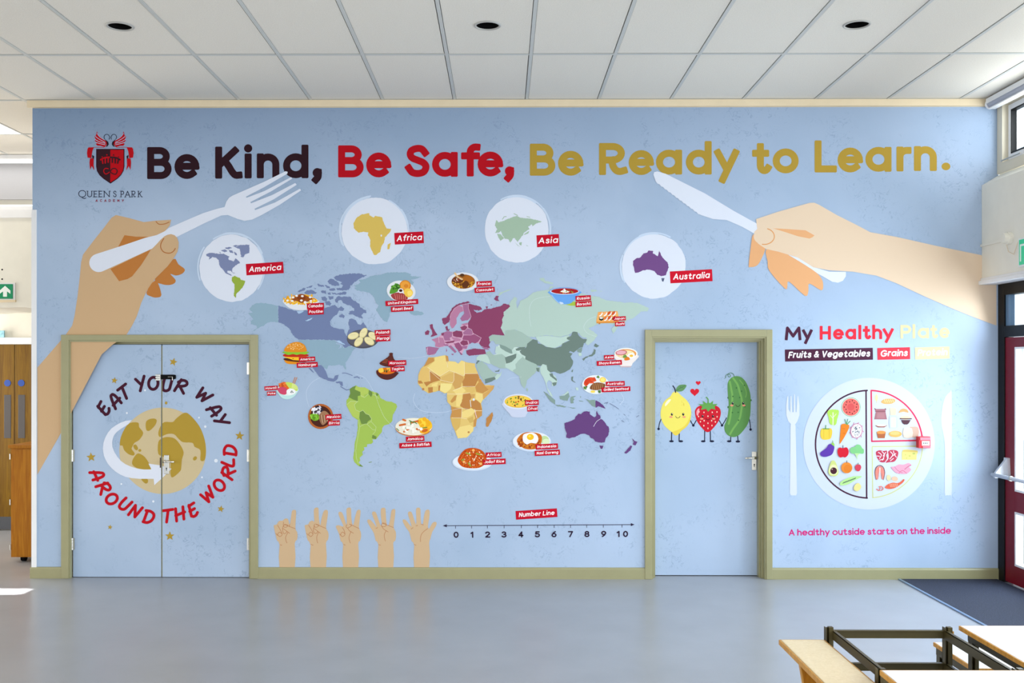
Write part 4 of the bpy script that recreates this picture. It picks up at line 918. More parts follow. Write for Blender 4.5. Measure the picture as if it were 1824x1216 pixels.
m.poly('890,150 940,120 990,160 1010,190 1050,225 1090,240 1060,270 975,300 960,310 930,260 900,200', A2, rough=.15); m.poly('970,290 1060,270 1073,290 1030,315 975,333', A4, rough=.15); m.poly('1065,270 1090,240 1110,245 1130,215 1120,260 1090,290 1075,300', A3); m.poly('1065,215 1095,210 1110,195 1105,220 1070,222', A4); m.poly('888,140 905,112 925,118 905,135 895,150', A4)
m.hold = False; m.up(); m.hold = True
m.T(900, 470, 6.081)
m.poly('155,945 230,900 240,860 300,815 350,825 355,860 400,870 450,900 540,912 610,890 620,860 700,830 665,810 670,795 710,780 730,735 780,735 800,780 840,810 885,815 870,850 850,860 840,900 810,905 770,935 740,960 700,940 690,960 730,970 705,1000 735,1050 730,1090 700,1140 640,1175 590,1190 530,1165 480,1175 450,1140 450,1110 420,1085 380,1105 330,1095 260,1075 215,1040 220,1000 180,980', A4, rough=.2)
m.poly('780,930 835,900 830,940 820,960 780,950', A5); m.poly('790,965 825,960 830,990 800,1000', A3)
for q in ('975,860 1020,885 990,905 960,890', '960,920 980,930 975,970 940,1000 900,1005 905,992 940,975 958,945', '835,1030 870,1005 900,998 895,1010 870,1020 850,1050', '720,1170 738,1135 730,1172'): m.poly(q, A4, rough=.15)
m.T(900, 620, 5.285)
m.poly('0,150 60,130 100,90 130,60 190,75 170,80 130,110 95,150 100,190 60,200 0,180', A3, rough=.1); m.poly('130,110 165,80 200,110 290,150 310,175 330,180 320,225 290,215 280,235 240,270 205,300 195,350 180,380 150,340 130,260 90,235 70,210 100,190 95,150', A2, rough=.15)
m.poly('330,180 350,150 390,160 395,200 430,235 470,260 490,300 480,350 440,355 440,320 410,300 390,330 395,370 430,420 450,455 430,450 400,400 380,330 360,280 330,230', A3, rough=.2)
m.hold = False; m.up(); m.hold = True
for q in ('290,185 320,185 318,225 298,215', '415,240 445,235 455,265 485,290 485,310 455,285 425,265', '440,325 485,318 480,345 455,357', '622,270 640,265 635,300 665,325 650,320 625,305', '620,222 636,195 632,215'): m.poly(q, A4, rough=.15)
m.poly('200,370 215,385 210,410 198,395', A2); m.poly('660,370 685,370 690,395 670,395', A3); m.poly('520,445 560,430 590,400 600,420 570,440', A3)
for q in ('360,405 400,430 440,465 470,490 470,530 430,500 395,460', '470,530 520,535 575,550 560,558 490,545', '508,450 560,445 595,418 605,450 585,495 550,490 515,480', '612,480 625,455 672,448 640,465 652,482 640,492 645,515 620,520', '745,470 790,490 845,485 848,555 815,540 775,495', '585,552 640,560 680,562 640,568', '690,490 740,500 700,500', '705,445 715,460 705,468'): m.poly(q, A5, rough=.25)
PUR = (98, 62, 116)
for q, r_ in (('850,490 890,510 915,530 945,570 915,560 880,545 850,560', .2), ('557,705 600,690 650,670 665,640 690,615 715,620 740,595 795,595 800,625 840,650 855,640 860,580 875,620 895,635 900,665 935,690 950,720 975,740 980,780 970,820 945,850 935,885 905,890 850,880 825,850 800,840 790,820 740,803 690,815 660,835 600,848 572,838 580,800 560,750', .3),
              ('885,915 925,918 915,945 900,948', .1), ('1190,845 1215,870 1245,880 1225,915 1200,905 1210,880', .15), ('1195,920 1180,960 1140,992 1120,985 1150,950 1180,915', .15)): m.poly(q, PUR, rough=r_)
for q in ('930,520 965,508 955,524', '1095,680 1120,695', '1235,648 1258,632', '985,520 1010,535 1040,552 1068,572', '1115,620 1130,632'): m.stroke(q, 4, (92, 98, 132))
# Africa
F1 = (222, 190, 112); F2 = (186, 128, 68); F3 = (234, 208, 130); F4 = (204, 158, 90); F5 = (196, 142, 76)
m.T(680, 620, 5.285)
m.poly('440,85 490,85 600,65 625,80 625,120 690,125 720,145 750,115 790,130 850,140 880,145 875,165 890,200 905,235 925,290 965,345 1060,350 1050,380 1010,430 950,490 935,520 945,570 943,630 895,670 885,735 865,745 860,780 800,840 715,848 690,780 665,730 645,650 660,600 650,540 615,500 615,420 590,425 540,400 440,425 400,400 370,370 340,330 345,250 370,190 410,150', F1, rough=.2)
m.hold = False; m.up(); m.hold = True
for q, c_ in (('500,85 600,65 615,120 620,180 635,210 545,265 430,180 500,120', F3), ('600,65 625,75 630,115 620,138 605,120', F5), ('440,90 490,88 495,120 430,160 395,175', F5), ('620,125 690,125 720,145 750,115 780,128 778,258 700,230 635,205 620,180', F3), ('782,130 850,140 875,150 870,165 890,235 785,237', F1),
              ('783,240 905,238 920,280 895,320 875,365 820,368 765,360 755,300 775,290', F2), ('680,228 765,262 775,290 750,330 740,370 690,385 665,340 680,300', F4), ('565,270 640,235 680,228 680,300 665,325 600,325 555,320', (214, 174, 100)), ('450,210 550,270 555,300 500,315 460,330 420,360 395,320 455,310', F2),
              ('370,190 430,178 450,210 455,310 395,312 345,290 345,250', (222, 184, 108)), ('555,330 665,335 650,380 600,425 550,395', (236, 216, 140)), ('880,360 910,320 950,320 970,350 1010,390 950,425 890,410', F5), ('970,355 1060,350 1050,385 1010,430 955,480 950,430 1010,395', (208, 160, 92)),
              ('885,420 950,430 952,485 930,515 885,480', F3), ('775,370 880,360 890,405 850,425 800,410', (218, 182, 104)), ('765,430 830,420 845,460 830,500 835,570 790,575 740,545 735,500 760,480', F2), ('670,400 755,365 790,400 760,430 700,430', F3), ('700,435 760,430 755,500 730,550 700,545', F3), ('680,450 708,440 695,490 660,515 645,500', F5),
              ('660,600 650,545 690,555 755,570 750,660 645,650', F5), ('755,600 835,565 880,575 875,600 850,630 800,655 755,650', F3), ('840,495 890,485 930,520 945,585 880,585 840,560', F2), ('895,590 945,590 943,635 895,665 885,735 862,740 865,680 880,660 870,610', F5), ('645,653 745,655 740,700 725,780 690,775 665,730', (210, 172, 94)),
              ('745,680 800,670 830,720 760,745', F1), ('805,665 860,640 865,690 830,705', (206, 170, 94)), ('700,780 735,740 830,720 865,745 860,780 800,840 715,848', F3), ('435,370 480,365 480,415 440,420', F2), ('470,340 530,320 520,360 470,360', F3), ('535,350 550,350 545,400 532,400', F2), ('340,305 370,305 390,330 350,335', F2), ('840,430 880,432 870,470 845,475', F4),
              ('905,285 930,290 960,345 950,320 910,318', F5)): m.poly(q, c_, rough=.12)
m.poly('1040,600 1050,630 1030,690 1000,740 980,735 985,660 1015,630', F2, rough=.2); m.ell(390, 385, 11, 11, F2); m.ell(818, 790, 10, 9, F2)
m.hold = False; m.up(); m.hold = True
for q in ('430,180 545,265 635,210 700,230 765,262 783,240 905,238', '450,210 555,300 665,325 680,300 680,228', '450,210 455,310', '778,130 780,258', '660,655 745,655 800,665', '755,570 750,655', '880,585 945,588', '615,120 620,180', '670,400 740,370 765,360 880,360', '615,430 700,432 765,430 830,420'): m.stroke(q, 3, (240, 224, 190))
m.stroke('875,575 885,620 895,655', 5, (232, 210, 214)); m.ell(866, 483, 10, 12, (214, 222, 232)); m.stroke('832,490 840,550', 5, (214, 222, 232))
# lakes and dotted guide lines
m.T(430, 470, 6.081)
for q in ('690,612 740,595 780,580 750,605 720,618', '600,515 640,505 680,510 650,530 620,540', '1020,830 1060,825 1090,850 1140,880 1100,870 1050,850', '1075,880 1085,905 1070,900'): m.poly(q, (170, 196, 224), rough=.3)
m.hold = False; m.up()
def dots(pts, sc, n, r, col=(226, 232, 240)):
    P = crm([(m.t[0]+x/m.t[2], m.t[1]+y/m.t[2]) for x, y in pp(pts)], 12, False); m.hold = True
    D = [0]
    for i in range(1, len(P)): D.append(D[-1]+hypot(P[i][0]-P[i-1][0], P[i][1]-P[i-1][1]))
    j = 0
    for k in range(n+1):
        d = D[-1]*k/n
        while j < len(D)-2 and D[j+1] < d: j += 1
        t = (d-D[j])/max(1e-6, D[j+1]-D[j]); x = P[j][0]+(P[j+1][0]-P[j][0])*t; y = P[j][1]+(P[j+1][1]-P[j][1])*t
        m.emit([(x+r*cos(q*pi/3), y+r*sin(q*pi/3)) for q in range(6)], S(*col, KP))
    m.hold = False
m.T(900, 470, 6.081); dots('278,670 262,560 270,450 330,380 480,350', 1, 44, .42); dots('975,570 900,605 850,680 890,750 985,785', 1, 34, .42)
m.T(460, 630, 5.526); dots('1125,350 1155,410 1190,510 1240,620 1300,690', 1, 34, .45, (236, 240, 244)); dots('605,235 530,280 480,350 475,430 500,520', 1, 46, .38); dots('1300,690 1340,730', 1, 8, .4); dots('960,200 1040,230 1085,280 1120,345', 1, 30, .36)
m.T(680, 620, 5.285); dots('820,575 750,565 690,575 600,600 480,605 360,580 300,500 310,430', 1, 70, .42, (236, 240, 244)); dots('430,70 300,95 200,95', 1, 26, .34)
m.T(900, 620, 5.285); dots('895,665 860,690 832,735', 1, 16, .5, (240, 240, 246)); dots('1090,425 1115,480 1080,530', 1, 24, .36); dots('150,270 60,280 20,300', 1, 20, .34)
m.T(660, 470, 6.081); dots('738,790 742,850', 1, 8, .42, (240, 236, 242)); dots('640,990 700,975', 1, 8, .42, (240, 236, 242)); dots('-1000,1000 -1000,1001', 1, 1, .1); dots('300,1010 450,1020 600,1000', 1, 30, .34)
m.build('world_map_print', mural, label='world map with each continent in its own colour')

# ------------------------------------------------ meals on the map
def meal(name, label, T, fn, tags, parent=mural, seed=1):
    a = Art(base=30).T(*T); fn(a); o = a.build(name, parent, label=label)
    b = Art(base=60).T(*T)
    for tg in tags: tag(b, *tg)
    b.build('caption_tag', o); return o
CA, CB_, CC, CD, CE, CF = (430, 470, 6.081), (660, 470, 6.081), (900, 470, 6.081), (460, 630, 5.526), (680, 620, 5.285), (900, 620, 5.285)
PLW = (222, 224, 230)
def poutine(a):
    a.poly('448,405 500,400 830,395 800,440 740,485 680,500 580,495 510,470', PLW, 4); a.ell(640, 400, 190, 55, PLW)
    R = random.Random(3); a.hold = True
    for i in range(70):
        t = R.uniform(0, 2*pi); q = R.random()**.5; x = 645+180*q*cos(t); y = 395+50*q*sin(t)-10; an = R.uniform(0, pi); a.L += .05
        a.stroke([(x-14*cos(an), y-14*sin(an)), (x+14*cos(an), y+14*sin(an))], 14, R.choice([(240, 178, 24), (250, 200, 50), (226, 150, 20)]), .5)
    a.hold = False
    a.poly('560,370 610,335 660,325 720,350 770,370 740,400 690,415 640,420 600,400 540,395', (150, 74, 20), 4); a.poly('600,350 680,345 690,380 620,385', (132, 58, 14), 4)
    for x, y in ((598, 345), (660, 348), (550, 400), (650, 395), (745, 360), (690, 412), (752, 400), (500, 395), (560, 362)): a.ell(x, y, 15, 11, (238, 236, 232))
meal('canada_meal_print', 'plate of cheesy chips over Canada, tagged Poutine', CA, poutine, [((708, 428), (893, 420), 62, 'Canada:'), ((718, 490), (890, 482), 62, 'Poutine')])
def burger(a):
    a.poly('472,1030 620,1045 620,1080 560,1085 490,1075', (226, 142, 30), 4); a.poly('470,1020 700,1020 700,1060 600,1060 480,1045', (82, 40, 20), 3); a.poly('458,1000 520,1000 560,1030 600,1010 625,1045 560,1040 520,1025 480,1015', (250, 190, 40)); a.poly('460,1005 715,1000 640,1050 600,1030', (248, 186, 44))
    a.poly('470,975 705,975 700,1005 480,1005', (190, 44, 24), 3); a.poly('455,950 715,950 718,965 690,980 640,975 600,985 560,975 510,985 470,970', (132, 190, 52), 3)
    a.poly('468,945 480,900 520,865 585,845 640,850 685,880 703,920 700,948 590,955', (222, 140, 34), 4); a.bits(585, 895, 90, 34, 60, 3.5, [(246, 214, 150)], 5)
meal('american_meal_print', 'hamburger over the United States, tagged Hamburger', CA, burger, [((622, 1010), (798, 1002), 50, 'America:'), ((598, 1070), (826, 1060), 55, 'Hamburger')])
def pierogi(a):
    a.ell(1315, 812, 172, 102, (76, 74, 84)); a.ell(1312, 806, 165, 92, (92, 90, 100))
    for x, y, r in ((1213, 778, -15), (1322, 748, -60), (1270, 842, -50), (1385, 835, 35), (1430, 780, 30)):
        a.ell(x, y, 62, 38, (206, 190, 130), r); a.ell(x-2, y-3, 56, 33, (232, 220, 168), r); a.stroke([(x-30, y-8), (x+20, y-14)], 4, (214, 200, 148))
meal('polish_meal_print', 'dark plate of dumplings off Canada, tagged Pierogi', CA, pierogi, [((1442, 717), (1613, 707), 60, 'Poland:'), ((1452, 780), (1610, 772), 62, 'Pierogi')])
def roast(a):
    a.ell(332, 295, 157, 115, PLW, 8); a.ell(375, 235, 62, 60, (212, 128, 28)); a.ell(375, 232, 50, 47, (232, 158, 60)); a.ell(385, 238, 24, 20, (214, 130, 40))
    a.poly('205,315 235,240 290,215 320,235 315,270 290,300 240,320', (88, 152, 48), 3); a.bits(275, 245, 45, 28, 40, 9, [(52, 100, 36), (70, 126, 44), (108, 172, 60)], 2)
    a.poly('220,340 260,315 330,310 390,345 400,380 330,392 260,385', (160, 62, 60), 4)
    for k in range(6): a.stroke([(262+k*24, 325+k*3), (275+k*20, 382)], 6, (206, 120, 112))
    a.poly('360,290 400,265 440,275 460,310 445,345 410,360 375,340', (240, 196, 76), 4); a.poly('400,300 440,290 450,330 410,345', (250, 216, 110), 4)
    a.ell(327, 290, 30, 26, (236, 234, 236)); a.ell(327, 288, 19, 15, (60, 24, 20))
meal('british_meal_print', 'roast dinner plate over Greenland, tagged Roast Beef', CB_, roast, [((160, 402), (515, 378), 55, 'United Kingdom:'), ((220, 463), (463, 450), 58, 'Roast Beef')])
def cass(a):
    a.ell(1000, 195, 172, 104, PLW); a.ell(1005, 190, 128, 78, (150, 88, 24)); a.bits(1005, 210, 118, 52, 110, 8, [(226, 166, 40), (206, 138, 28), (240, 190, 76), (110, 60, 24)], 3)
    a.poly('880,185 900,150 960,150 1000,170 990,200 930,205', (104, 52, 26), 4); a.poly('1000,150 1060,125 1110,150 1100,190 1030,200', (170, 98, 26), 4); a.stroke('915,100 945,140 990,165', 18, (226, 190, 140), smooth=3); a.ell(992, 120, 24, 16, (84, 50, 22)); a.poly('990,225 1030,180 1070,215 1030,265', (96, 50, 24), 4)
    a.bits(930, 170, 40, 20, 12, 5, [(236, 214, 190), (190, 60, 40)], 9)
meal('french_meal_print', 'oval stew plate north of Europe, tagged Cassoulet', CB_, cass, [((1147, 190), (1313, 182), 58, 'France:'), ((1126, 260), (1343, 247), 55, 'Cassoulet')])
def tagine(a):
    a.poly('62,1165 90,1150 290,1170 285,1205 240,1240 180,1255 120,1240 75,1205', (84, 36, 32), 4); a.ell(175, 1165, 105, 45, (84, 36, 32)); a.ell(175, 1158, 92, 36, (220, 112, 20))
    a.poly('85,1140 130,1125 140,1165 100,1175', (248, 200, 70), 3); a.poly('170,1130 220,1125 215,1165', (246, 178, 60), 3); a.bits(175, 1158, 30, 14, 14, 6, [(96, 120, 40), (60, 70, 30)], 3)
    a.poly('95,1075 140,1040 185,1010 205,985 200,970 222,960 244,968 240,985 255,1030 290,1065 290,1100 200,1115 130,1100', (88, 40, 34), 2)
    for k in range(3): a.stroke([(128+k*12, 1062-k*14), (175+k*6, 1072-k*16)], 4, (196, 92, 44))
meal('moroccan_meal_print', 'brown conical clay pot in the Atlantic, tagged Tagine', CB_, tagine, [((190, 1048), (386, 1040), 55, 'Morocco:'), ((215, 1113), (368, 1105), 55, 'Tagine')])
def borscht(a):
    a.poly('640,430 680,412 760,410 800,440 720,452', (168, 190, 70), 3)
    a.poly('478,295 808,295 790,340 740,400 690,432 610,432 550,400 500,340', (104, 160, 226), 3); a.ell(643, 298, 165, 44, (96, 150, 220)); a.ell(643, 297, 160, 36, (190, 212, 240)); a.ell(645, 294, 147, 31, (166, 24, 32))
    a.poly('590,300 620,285 640,265 660,285 700,300 650,315', (238, 234, 232)); a.bits(645, 296, 130, 24, 18, 5, [(214, 170, 70), (120, 150, 60)], 4); a.poly('585,408 620,415 635,430 600,438', (200, 216, 240)); a.stroke('505,340 550,395 590,425', 9, (150, 190, 240), smooth=3)
meal('russian_meal_print', 'blue bowl of red soup over Russia, tagged Borscht', CC, borscht, [((760, 347), (926, 337), 58, 'Russia:'), ((760, 410), (934, 400), 58, 'Borscht')])
def sushi(a):
    a.poly('1005,520 1215,510 1235,600 1230,635 990,640 985,620', (238, 172, 96)); a.poly('988,625 1230,620 1230,638 990,642', (214, 138, 60)); a.ell(1020, 645, 10, 7, (190, 120, 60))
    for x, y, c_ in ((1030, 540, (240, 160, 90)), (1080, 538, (240, 170, 110)), (1128, 535, (204, 84, 40)), (1175, 535, (204, 84, 40)), (1085, 588, (220, 120, 60)), (1130, 585, (204, 84, 40)), (1180, 588, (120, 30, 30))):
        a.ell(x+6, y+6, 26, 13, (240, 238, 236), -50); a.ell(x-3, y-3, 26, 13, c_, -50)
    a.poly('1018,585 1062,585 1062,605 1040,615 1018,605', (30, 36, 34)); a.ell(1040, 585, 22, 15, (30, 36, 34)); a.ell(1040, 584, 17, 11, (236, 238, 236)); a.ell(1040, 584, 6, 4, (226, 140, 60))
meal('japanese_meal_print', 'wooden board of sushi over eastern Russia, tagged Sushi', CC, sushi, [((1170, 572), (1305, 565), 45, 'Japan:'), ((1188, 628), (1295, 622), 48, 'Sushi')])
def ramen(a):
    a.poly('1180,985 1432,985 1425,1030 1380,1075 1360,1105 1250,1105 1235,1070 1195,1030', (232, 222, 218), 3); a.stroke('1252,1112 1358,1112', 14, (196, 176, 180)); a.ell(1308, 970, 126, 62, (236, 234, 230)); a.ell(1308, 972, 112, 50, (226, 152, 80)); a.ell(1300, 975, 100, 42, (238, 220, 170))
    for k in range(7): a.stroke([(1220+k*24, 955+(k % 3)*8), (1235+k*24, 1005)], 4, (214, 180, 110))
    a.poly('1195,955 1250,932 1310,940 1315,965 1280,985 1215,985', (190, 90, 96), 3); a.poly('1203,955 1250,938 1302,945 1305,962 1275,978 1220,978', (226, 168, 176), 3); a.ell(1362, 992, 42, 28, (242, 240, 236), -12); a.ell(1366, 994, 20, 14, (240, 186, 60)); a.bits(1290, 1000, 34, 18, 22, 6, [(120, 160, 70), (90, 130, 56)], 4); a.poly('1290,1025 1330,1005 1350,1035 1300,1045', (220, 120, 36), 3)
meal('ramen_meal_print', 'noodle bowl beside the single door frame, tagged Shoyu Ramen', CC, ramen, [((1068, 988), (1178, 983), 50, 'Asia:'), ((990, 1052), (1262, 1038), 52, 'Shoyu Ramen')])
def poke(a):
    a.stroke('340,290 362,232', 7, (206, 130, 80)); a.stroke('355,292 380,234', 7, (206, 130, 80))
    a.poly('190,350 388,340 375,395 340,430 290,447 235,435 200,395', (190, 224, 222), 3); a.ell(290, 345, 98, 66, (226, 238, 232)); a.poly('200,320 225,285 270,278 300,320 300,355 240,340', (224, 104, 40), 3); a.bits(240, 305, 38, 18, 20, 8, [(240, 130, 60), (200, 80, 30)], 3)
    a.poly('270,280 330,285 385,320 382,365 320,345 290,320', (196, 218, 96), 3)
    for k in range(5): a.stroke(arc(325, 345, 20+k*11, 16+k*9, -80, 0, 8), 5, (226, 236, 160))
    a.poly('190,345 240,325 285,350 270,400 215,390', (206, 72, 104), 4); a.poly('280,360 320,340 365,360 350,395 290,400', (240, 240, 240), 4); a.bits(320, 375, 34, 14, 10, 4, [(50, 50, 60)], 4)
meal('hawaiian_meal_print', 'colourful rice bowl with chopsticks in the Pacific, tagged Poke', CD, poke, [((60, 320), (190, 312), 42, 'Hawaii:'), ((85, 372), (172, 368), 40, 'Poke')])
def birria(a):
    a.ell(614, 616, 124, 124, (176, 94, 42)); a.ell(614, 616, 104, 104, (74, 32, 22)); a.bits(585, 555, 48, 36, 60, 10, [(236, 236, 242), (216, 214, 230), (50, 40, 50)], 2, 1.6); a.poly('510,600 560,590 600,610 590,650 540,655', (120, 176, 44), 4); a.bits(550, 620, 40, 30, 26, 7, [(150, 206, 70), (90, 140, 30)], 3)
    a.poly('600,600 650,560 700,600 690,650 640,700 610,670', (160, 116, 84), 4)
    for k in range(6): a.stroke([(608+k*14, 600+k*3), (620+k*12, 680-k*4)], 7, (196, 160, 130) if k % 2 else (120, 80, 56))
meal('mexican_meal_print', 'round clay bowl left of South America, tagged Birria', CD, birria, [((660, 600), (817, 590), 50, 'Mexico:'), ((685, 658), (802, 653), 50, 'Birria')])
def ackee(a):
    a.ell(302, 750, 174, 80, (196, 122, 66)); a.ell(302, 738, 174, 82, (232, 226, 208)); a.poly('345,665 400,655 460,690 475,740 440,770 380,760 345,710', (244, 190, 40), 3)
    a.bits(400, 700, 56, 34, 26, 16, [(248, 206, 60), (238, 172, 30)], 5); a.ell(405, 775, 48, 28, (240, 170, 40), -15); a.ell(405, 775, 30, 14, (200, 96, 30), -15)
    for q in ('170,725 220,715', '210,785 270,750', '280,700 340,685', '330,760 360,765', '200,672 222,680'): a.stroke(q, 18, (206, 104, 40))
    for q in ('140,755 160,775', '260,680 300,700', '300,690 330,710', '195,745 225,750', '385,750 425,745', '270,690 275,720'): a.stroke(q, 8, (84, 130, 60))
    for k in range(8): a.bits(240+k*12, 740, 60, 50, 2, 12, [(246, 242, 230)], 60+k)
meal('jamaican_meal_print', 'white and yellow dish right of South America, tagged Ackee and Saltfish', CE, ackee, [((226, 833), (400, 825), 48, 'Jamaica:'), ((164, 893), (468, 878), 50, 'Ackee & Saltfish')])
def jollof(a):
    a.ell(855, 1072, 190, 82, (206, 216, 232)); a.ell(855, 1066, 180, 74, (222, 228, 238)); a.poly('715,1060 740,1000 790,950 860,938 930,955 975,1000 985,1070 930,1120 850,1130 760,1115', (196, 78, 14), 4)
    a.bits(855, 1040, 125, 85, 260, 5, [(214, 96, 24), (176, 62, 8), (228, 120, 44)], 6); a.bits(855, 1030, 110, 70, 22, 4.5, [(244, 226, 190)], 8, 1.8)
    for q in ('795,985 832,1000', '890,990 925,1002', '815,1080 838,1108', '755,1055 770,1045'): a.stroke(q, 11, (140, 170, 60))
    for x, y in ((862, 960), (773, 1070), (932, 1088)): a.ell(x, y, 13, 12, (240, 180, 104))
meal('african_meal_print', 'plate of orange rice below Africa, tagged Jollof Rice', CE, jollof, [((978, 982), (1127, 976), 48, 'Africa:'), ((950, 1047), (1165, 1037), 52, 'Jollof Rice')])
def dhal(a):
    a.poly('-17,510 262,510 250,560 200,620 180,648 70,648 40,615 0,570', (196, 202, 222), 3); a.ell(122, 502, 140, 72, (212, 216, 230)); a.ell(122, 502, 128, 58, (222, 178, 60)); a.ell(122, 500, 122, 53, (236, 196, 76)); a.bits(120, 500, 105, 44, 40, 6.5, [(96, 140, 50), (190, 70, 30), (90, 60, 30), (120, 160, 60)], 5)
meal('indian_meal_print', 'white bowl of yellow curry below India, tagged Dhal', CF, dhal, [((185, 490), (315, 485), 48, 'India:'), ((205, 548), (305, 543), 48, 'Dhal')])
def nasi(a):
    a.ell(250, 878, 182, 94, (200, 212, 232)); a.ell(250, 872, 174, 86, PLW); a.ell(368, 860, 42, 36, (186, 210, 150)); a.ell(385, 878, 34, 26, (214, 228, 184)); a.poly('110,880 130,830 180,795 250,790 330,810 345,860 320,930 250,952 170,940', (196, 104, 26), 4); a.bits(225, 885, 105, 62, 150, 9, [(220, 140, 40), (170, 76, 16), (206, 116, 30), (150, 60, 20)], 7)
    a.poly('165,860 170,815 210,798 260,795 300,820 310,860 290,895 240,890 205,905 175,885', (240, 240, 242), 4); a.ell(236, 835, 33, 29, (240, 188, 34)); a.ell(230, 828, 12, 9, (250, 214, 90))
meal('indonesian_meal_print', 'fried rice plate topped with an egg, tagged Nasi Goreng', CF, nasi, [((285, 905), (495, 895), 50, 'Indonesia:'), ((276, 965), (513, 953), 50, 'Nasi Goreng')])
def seafood(a):
    a.ell(852, 342, 128, 90, (226, 230, 234)); a.poly('740,340 750,300 790,275 845,280 850,310 800,325 765,355', (206, 60, 30), 3)
    for q in ('800,285 840,278', '810,300 852,305', '790,325 830,325', '745,335 760,355'): a.stroke(q, 12, (220, 84, 44))
    a.poly('800,360 830,330 880,322 935,335 940,360 910,385 850,395 800,385', (126, 78, 44), 3)
    for k in range(6): a.stroke([(830+k*18, 332), (820+k*18, 388)], 5, (180, 130, 84))
    a.ell(918, 298, 30, 26, (242, 196, 70)); a.ell(918, 298, 22, 19, (250, 222, 120)); a.ell(825, 408, 22, 12, (242, 206, 90)); a.bits(757, 372, 16, 12, 14, 7, [(76, 110, 50), (96, 140, 60)], 3); a.bits(870, 270, 14, 10, 12, 7, [(76, 110, 50), (96, 140, 60)], 4); a.bits(888, 408, 14, 9, 12, 7, [(76, 110, 50)], 5)
meal('australian_meal_print', 'plate of lobster and fish above Australia, tagged Grilled Seafood', CF, seafood, [((945, 315), (1124, 308), 44, 'Australia:'), ((905, 370), (1177, 358), 45, 'Grilled Seafood')])

# ------------------------------------------------ counting hands and number line
FING = {
 1: '160,700 160,455 135,415 118,350 102,280 104,256 130,250 146,222 165,212 192,210 210,192 240,190 252,215 262,255 275,180 285,115 305,101 325,108 327,150 320,290 336,320 342,360 335,410 313,442 313,700',
 2: '475,700 475,460 445,410 430,350 417,280 418,256 450,248 465,220 495,210 512,220 507,110 520,82 545,78 556,95 558,180 572,262 585,190 605,120 625,102 648,108 650,150 638,230 632,290 650,320 658,360 650,410 630,440 630,700',
 3: '805,700 805,455 780,420 765,350 735,285 735,262 765,258 800,270 805,255 775,190 757,140 768,120 795,130 815,180 838,255 842,180 838,95 862,78 885,88 888,180 905,262 925,180 945,110 970,100 982,115 975,190 965,280 982,320 988,370 975,420 958,442 958,700',
 4: '1163,700 1163,455 1135,415 1118,340 1085,285 1052,225 1055,200 1085,205 1120,245 1145,275 1120,200 1098,140 1110,118 1138,128 1160,190 1185,258 1200,255 1190,180 1188,95 1212,80 1235,92 1240,180 1252,262 1270,250 1285,180 1295,110 1318,92 1335,105 1328,190 1318,280 1338,320 1342,370 1332,420 1313,442 1313,700',
 5: '1527,700 1527,460 1500,420 1478,330 1445,285 1412,225 1413,200 1440,203 1475,245 1500,272 1480,200 1462,140 1475,118 1500,125 1520,180 1545,250 1548,180 1545,95 1568,78 1590,95 1592,180 1600,245 1615,240 1625,170 1640,112 1662,98 1683,110 1680,180 1665,270 1680,290 1710,235 1740,222 1755,235 1745,270 1710,325 1690,400 1678,440 1678,700'}
CUR = {1: ['200,225 200,270 225,278 245,258 210,250 320,293', '210,250 190,285 200,340 225,335 232,318', '140,258 175,320 185,355 160,372 140,350 160,328 185,345', '195,290 262,340', '245,330 222,375 225,415 234,438', '165,456 182,460', '262,250 258,272', '122,340 138,360'],
       2: ['515,245 510,270 535,278 558,258 525,246 632,290', '515,262 502,300 515,338 540,335 545,320', '455,258 488,310 498,350 475,372 455,350 475,328 498,345', '510,290 575,340', '555,330 537,375 540,415 547,438', '478,452 500,460', '435,340 450,360'],
       3: ['845,250 835,270 850,285 890,262 870,246 965,290', '850,285 870,315 910,338', '795,280 815,310 822,355 795,372 780,348 800,326 822,345', '885,320 866,370 868,410 878,438', '810,452 826,460', '768,345 780,360'],
       4: ['1200,240 1192,262 1215,272 1240,262 1235,240 1205,237 1315,280', '1195,262 1215,295 1262,325', '1240,315 1222,355 1228,400 1234,418', '1165,455 1186,460', '1138,290 1155,282'],
       5: ['1665,290 1625,320 1600,350 1590,390 1590,425', '1525,452 1545,461', '1495,296 1515,282', '1545,264 1562,260', '1595,246 1620,254']}
for n in range(1, 6):
    a = Art(base=2, clip=(470, 880, 800, 1010)).T(470, 890, 5.7); a.poly(FING[n], (202, 172, 136), 2)
    for q in CUR[n]: a.stroke(q, 4.5, (176, 114, 72), smooth=4)
    a.build('counting_hand_print', mural, label='printed hand above the skirting holding up %s' % ['one finger', 'two fingers', 'three fingers', 'four fingers', 'all five digits'][n-1])
a = Art(base=2).T(780, 890, 4.93); NV = (44, 34, 62)
a.stroke('70,227 1700,217', 6, NV, 0); a.poly('42,227 78,214 78,240', NV); a.poly('1728,217 1694,204 1694,230', NV)
for i, x in enumerate((155, 296, 435, 582, 733, 876, 1021, 1165, 1307, 1453, 1617)): a.stroke([(x, 229-i), (x, 250-i)], 4.5, NV, 0)
for ch, x in zip('0123456789', (160, 299, 437, 581, 729, 874, 1020, 1165, 1309, 1456)):
    i = '0123456789'.index(ch); wd = 44 if ch != '1' else 24; xx = 780+x/4.93; fit(a, ch, xx-wd/9.86, xx+wd/9.86, 890+(333-i*.8)/4.93, 54/4.93, 2.3, (40, 22, 48), cap=.2)
fit(a, '1', 780+1570/4.93, 780+1596/4.93, 890+326/4.93, 54/4.93, 2.3, (40, 22, 48), cap=.2); fit(a, '0', 780+1626/4.93, 780+1670/4.93, 890+326/4.93, 54/4.93, 2.3, (40, 22, 48), cap=.2)
tag(a, (682, 98), (1045, 74), 76, 'Number Line')
a.build('number_line_print', mural, label='black number line from 0 to 10 under a red Number Line tag')

